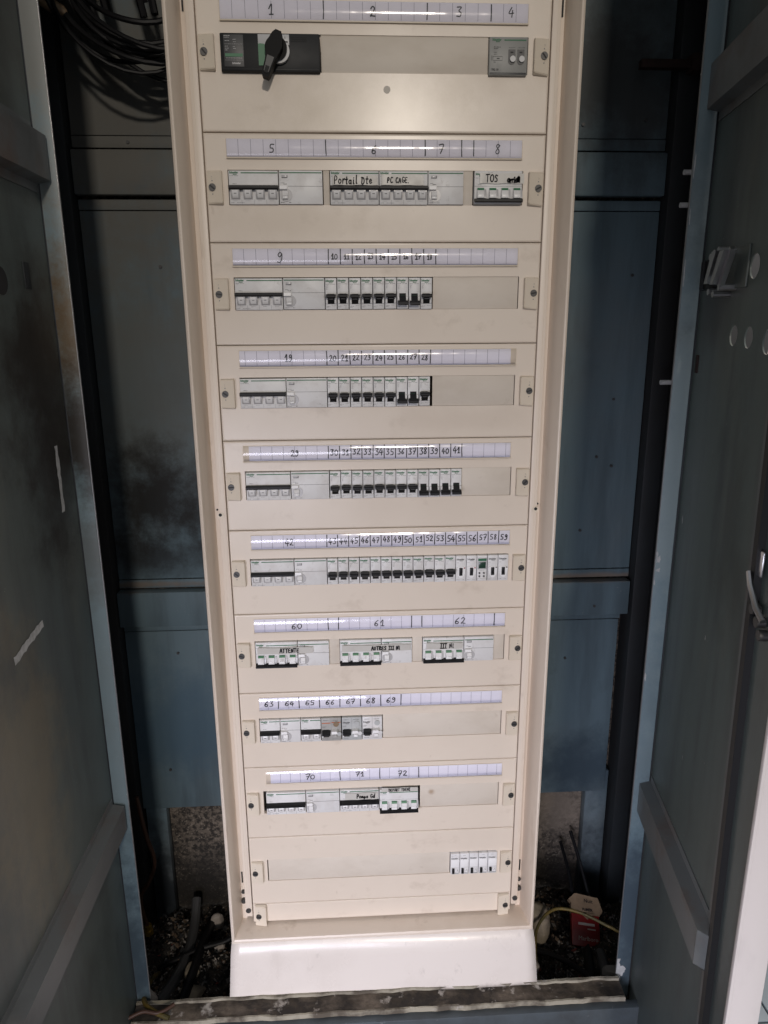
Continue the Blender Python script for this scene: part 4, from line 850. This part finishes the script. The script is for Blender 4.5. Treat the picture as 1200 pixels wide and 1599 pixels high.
rock('stone', (-.462, -.028, Z(gz(-.462, -.028) + .020)), .024, 'chip_pale', 'whitish crumpled lump at the foot of the jamb', 'stone', (.9, .6, 1.1), seed=7)
rock('stone', (.462, -.018, Z(gz(.462, -.018) + .018)), .020, 'chip_grey', 'grey lump at the foot of the jamb under the red pack', 'stone', (1.2, .8, .9), seed=8)
def cable(name, pts, r, mt, label, cat='cable', k=8, group=None):
    pts = [(p[0], p[1], Z(p[2])) for p in spline(pts, k)]; c = Vector(pts[0])
    return tag(link(name, MB().tube([Vector(p) - c for p in pts], r, 10).mesh(name, mt), None, c), label, cat, group)
gl_ = lambda x, y, h=.006: (x, y, gz(x, y) + h)
cable('cable', [gl_(-.44, -.03), gl_(-.43, .06, .014), gl_(-.425, .15, .012), gl_(-.43, .24, .02), (-.435, .29, -1.60)], .011, 'wire_grey', 'thick grey burnt cable running from the sill to the back wall')
cable('cable', [gl_(-.400, -.035, .01), gl_(-.392, .06, .014), gl_(-.395, .15, .012), gl_(-.398, .27, .014)], .010, 'cable_black', 'thick black cable lying beside the grey burnt cable')
cable('cable', [gl_(-.485, .12), gl_(-.40, .135, .02), gl_(-.34, .15, .03), (-.300, .16, -1.56)], .006, 'cable_black', 'thin black cable curving to the corner of the switchboard')
cable('cable', [(-.515, .19, -1.24), (-.505, .19, -1.33), (-.492, .19, -1.40), (-.505, .19, -1.45), (-.528, .19, -1.49), (-.530, .19, -1.53), (-.520, .185, -1.57)], .0045, 'wire_copper', 'copper coloured cable hanging down in the shaded left corner')
t = thing('cable_gland', 'small brass cable gland at the end of the hanging copper cable', 'cable gland', (-.519, .185, Z(-1.585)))
part('nut', MB().cyl((0, 0), 'z', .010, -.006, .006, 6), 'brass', t); part('collar', MB().cyl((0, 0), 'z', .0075, .006, .018, 14), 'brass', t)
cable('cable', [gl_(-.478, .10, .01), gl_(-.470, .04, .03), gl_(-.465, -.01, .03), (-.455, -.06, -1.502), (-.43, -.085, -1.498), (-.40, -.098, -1.500)], .0045, 'wire_yellow', 'yellowish frayed wire hanging over the sill by the jamb')
cable('cable', [(-.48, -.098, -1.500), (-.45, -.088, -1.494), (-.42, -.09, -1.496), (-.395, -.075, -1.495)], .0035, 'wire_copper', 'short brown wire lying across the sill end')
cable('earth_wire', [gl_(.345, -.042, .010), gl_(.318, -.030, .012), (.315, .01, -1.545), (.330, .07, -1.515), (.375, .105, -1.500), (.43, .10, -1.505), (.485, .07, -1.515), (.53, .05, -1.53)], .0032, 'wire_yellow', 'yellow green earth wire looping past the red cigarette pack', 'wire')
cable('cable', [gl_(.30, .09, .02), gl_(.35, .06, .03), gl_(.40, .0, .02), gl_(.43, -.045, .012)], .006, 'cable_black', 'black cable running diagonally to the sill under the yellow wire')
cable('cable', [gl_(.44, -.04, .01), gl_(.455, .0, .014), gl_(.465, .055, .008)], .010, 'wire_grey', 'thick grey cable lying in front of the red pack')
cable('cable', [gl_(.41, -.045, .01), gl_(.425, .0, .014), gl_(.438, .055, .008)], .010, 'cable_black', 'thick black cable lying next to the grey one below the pack')
cable('cable', [(.452, .20, -1.555), (.455, .25, -1.53), (.452, .31, -1.50)], .004, 'cable_black', 'thin black rod standing behind the cigarette pack', k=3)
cable('cable', [(.49, .18, -1.57), (.485, .25, -1.52), (.475, .31, -1.47)], .004, 'cable_black', 'thin black rod leaning on the wall beside the post', k=3)
cable('cable', [gl_(.30, -.03, .014), gl_(.315, .02, .012), gl_(.33, .04, .01)], .0045, 'chip_red', 'short red wire at the corner of the kick plate')
cable('cable', [gl_(.296, -.045, .012), gl_(.33, -.02, .01), gl_(.365, -.047, .008)], .005, 'cable_black', 'short bent black wire against the sill beside the kick plate')
# crushed cigarette pack: red box, cream lid with print
PK = thing('cigarette_pack', 'crushed red cigarette pack with cream warning label on the burnt floor', 'cigarette pack', (.4640, .150, Z(gz(.464, .150) + .034)))
PK.rotation_euler = (R(-55), R(4), R(-10))
part('box', MB().box(-.031, .031, -.016, .006, -.046, .018, .0015), 'pack_red', PK)
part('lid', MB().prism([(-.031, .020), (.031, .016), (.040, .030), (.030, .056), (-.022, .060), (-.036, .046), (-.030, .040)], 'y', -.014, .004), 'pack_cream', PK)
part('label_point', MB().prism([(-.012, .021), (.020, .021), (.005, .008)], 'y', -.0172, -.016), 'pack_cream', PK)
part('white_stripe', MB().box(-.016, .020, -.0168, -.016, -.004, .001).box(.004, .022, -.0168, -.016, -.012, -.0095), 'chip_pale', PK)
link('lettering', text_mesh('Marlboro', .0120, 'chip_pale', 0, .95), PK, (-.017, -.0168, -.034))
link('lettering', text_mesh('Nuit', .0110, 'ink', .0002), PK, (-.002, -.0148, .043)); link('lettering', text_mesh('FUMER', .0075, 'ink', .0003), PK, (-.006, -.0148, .026))
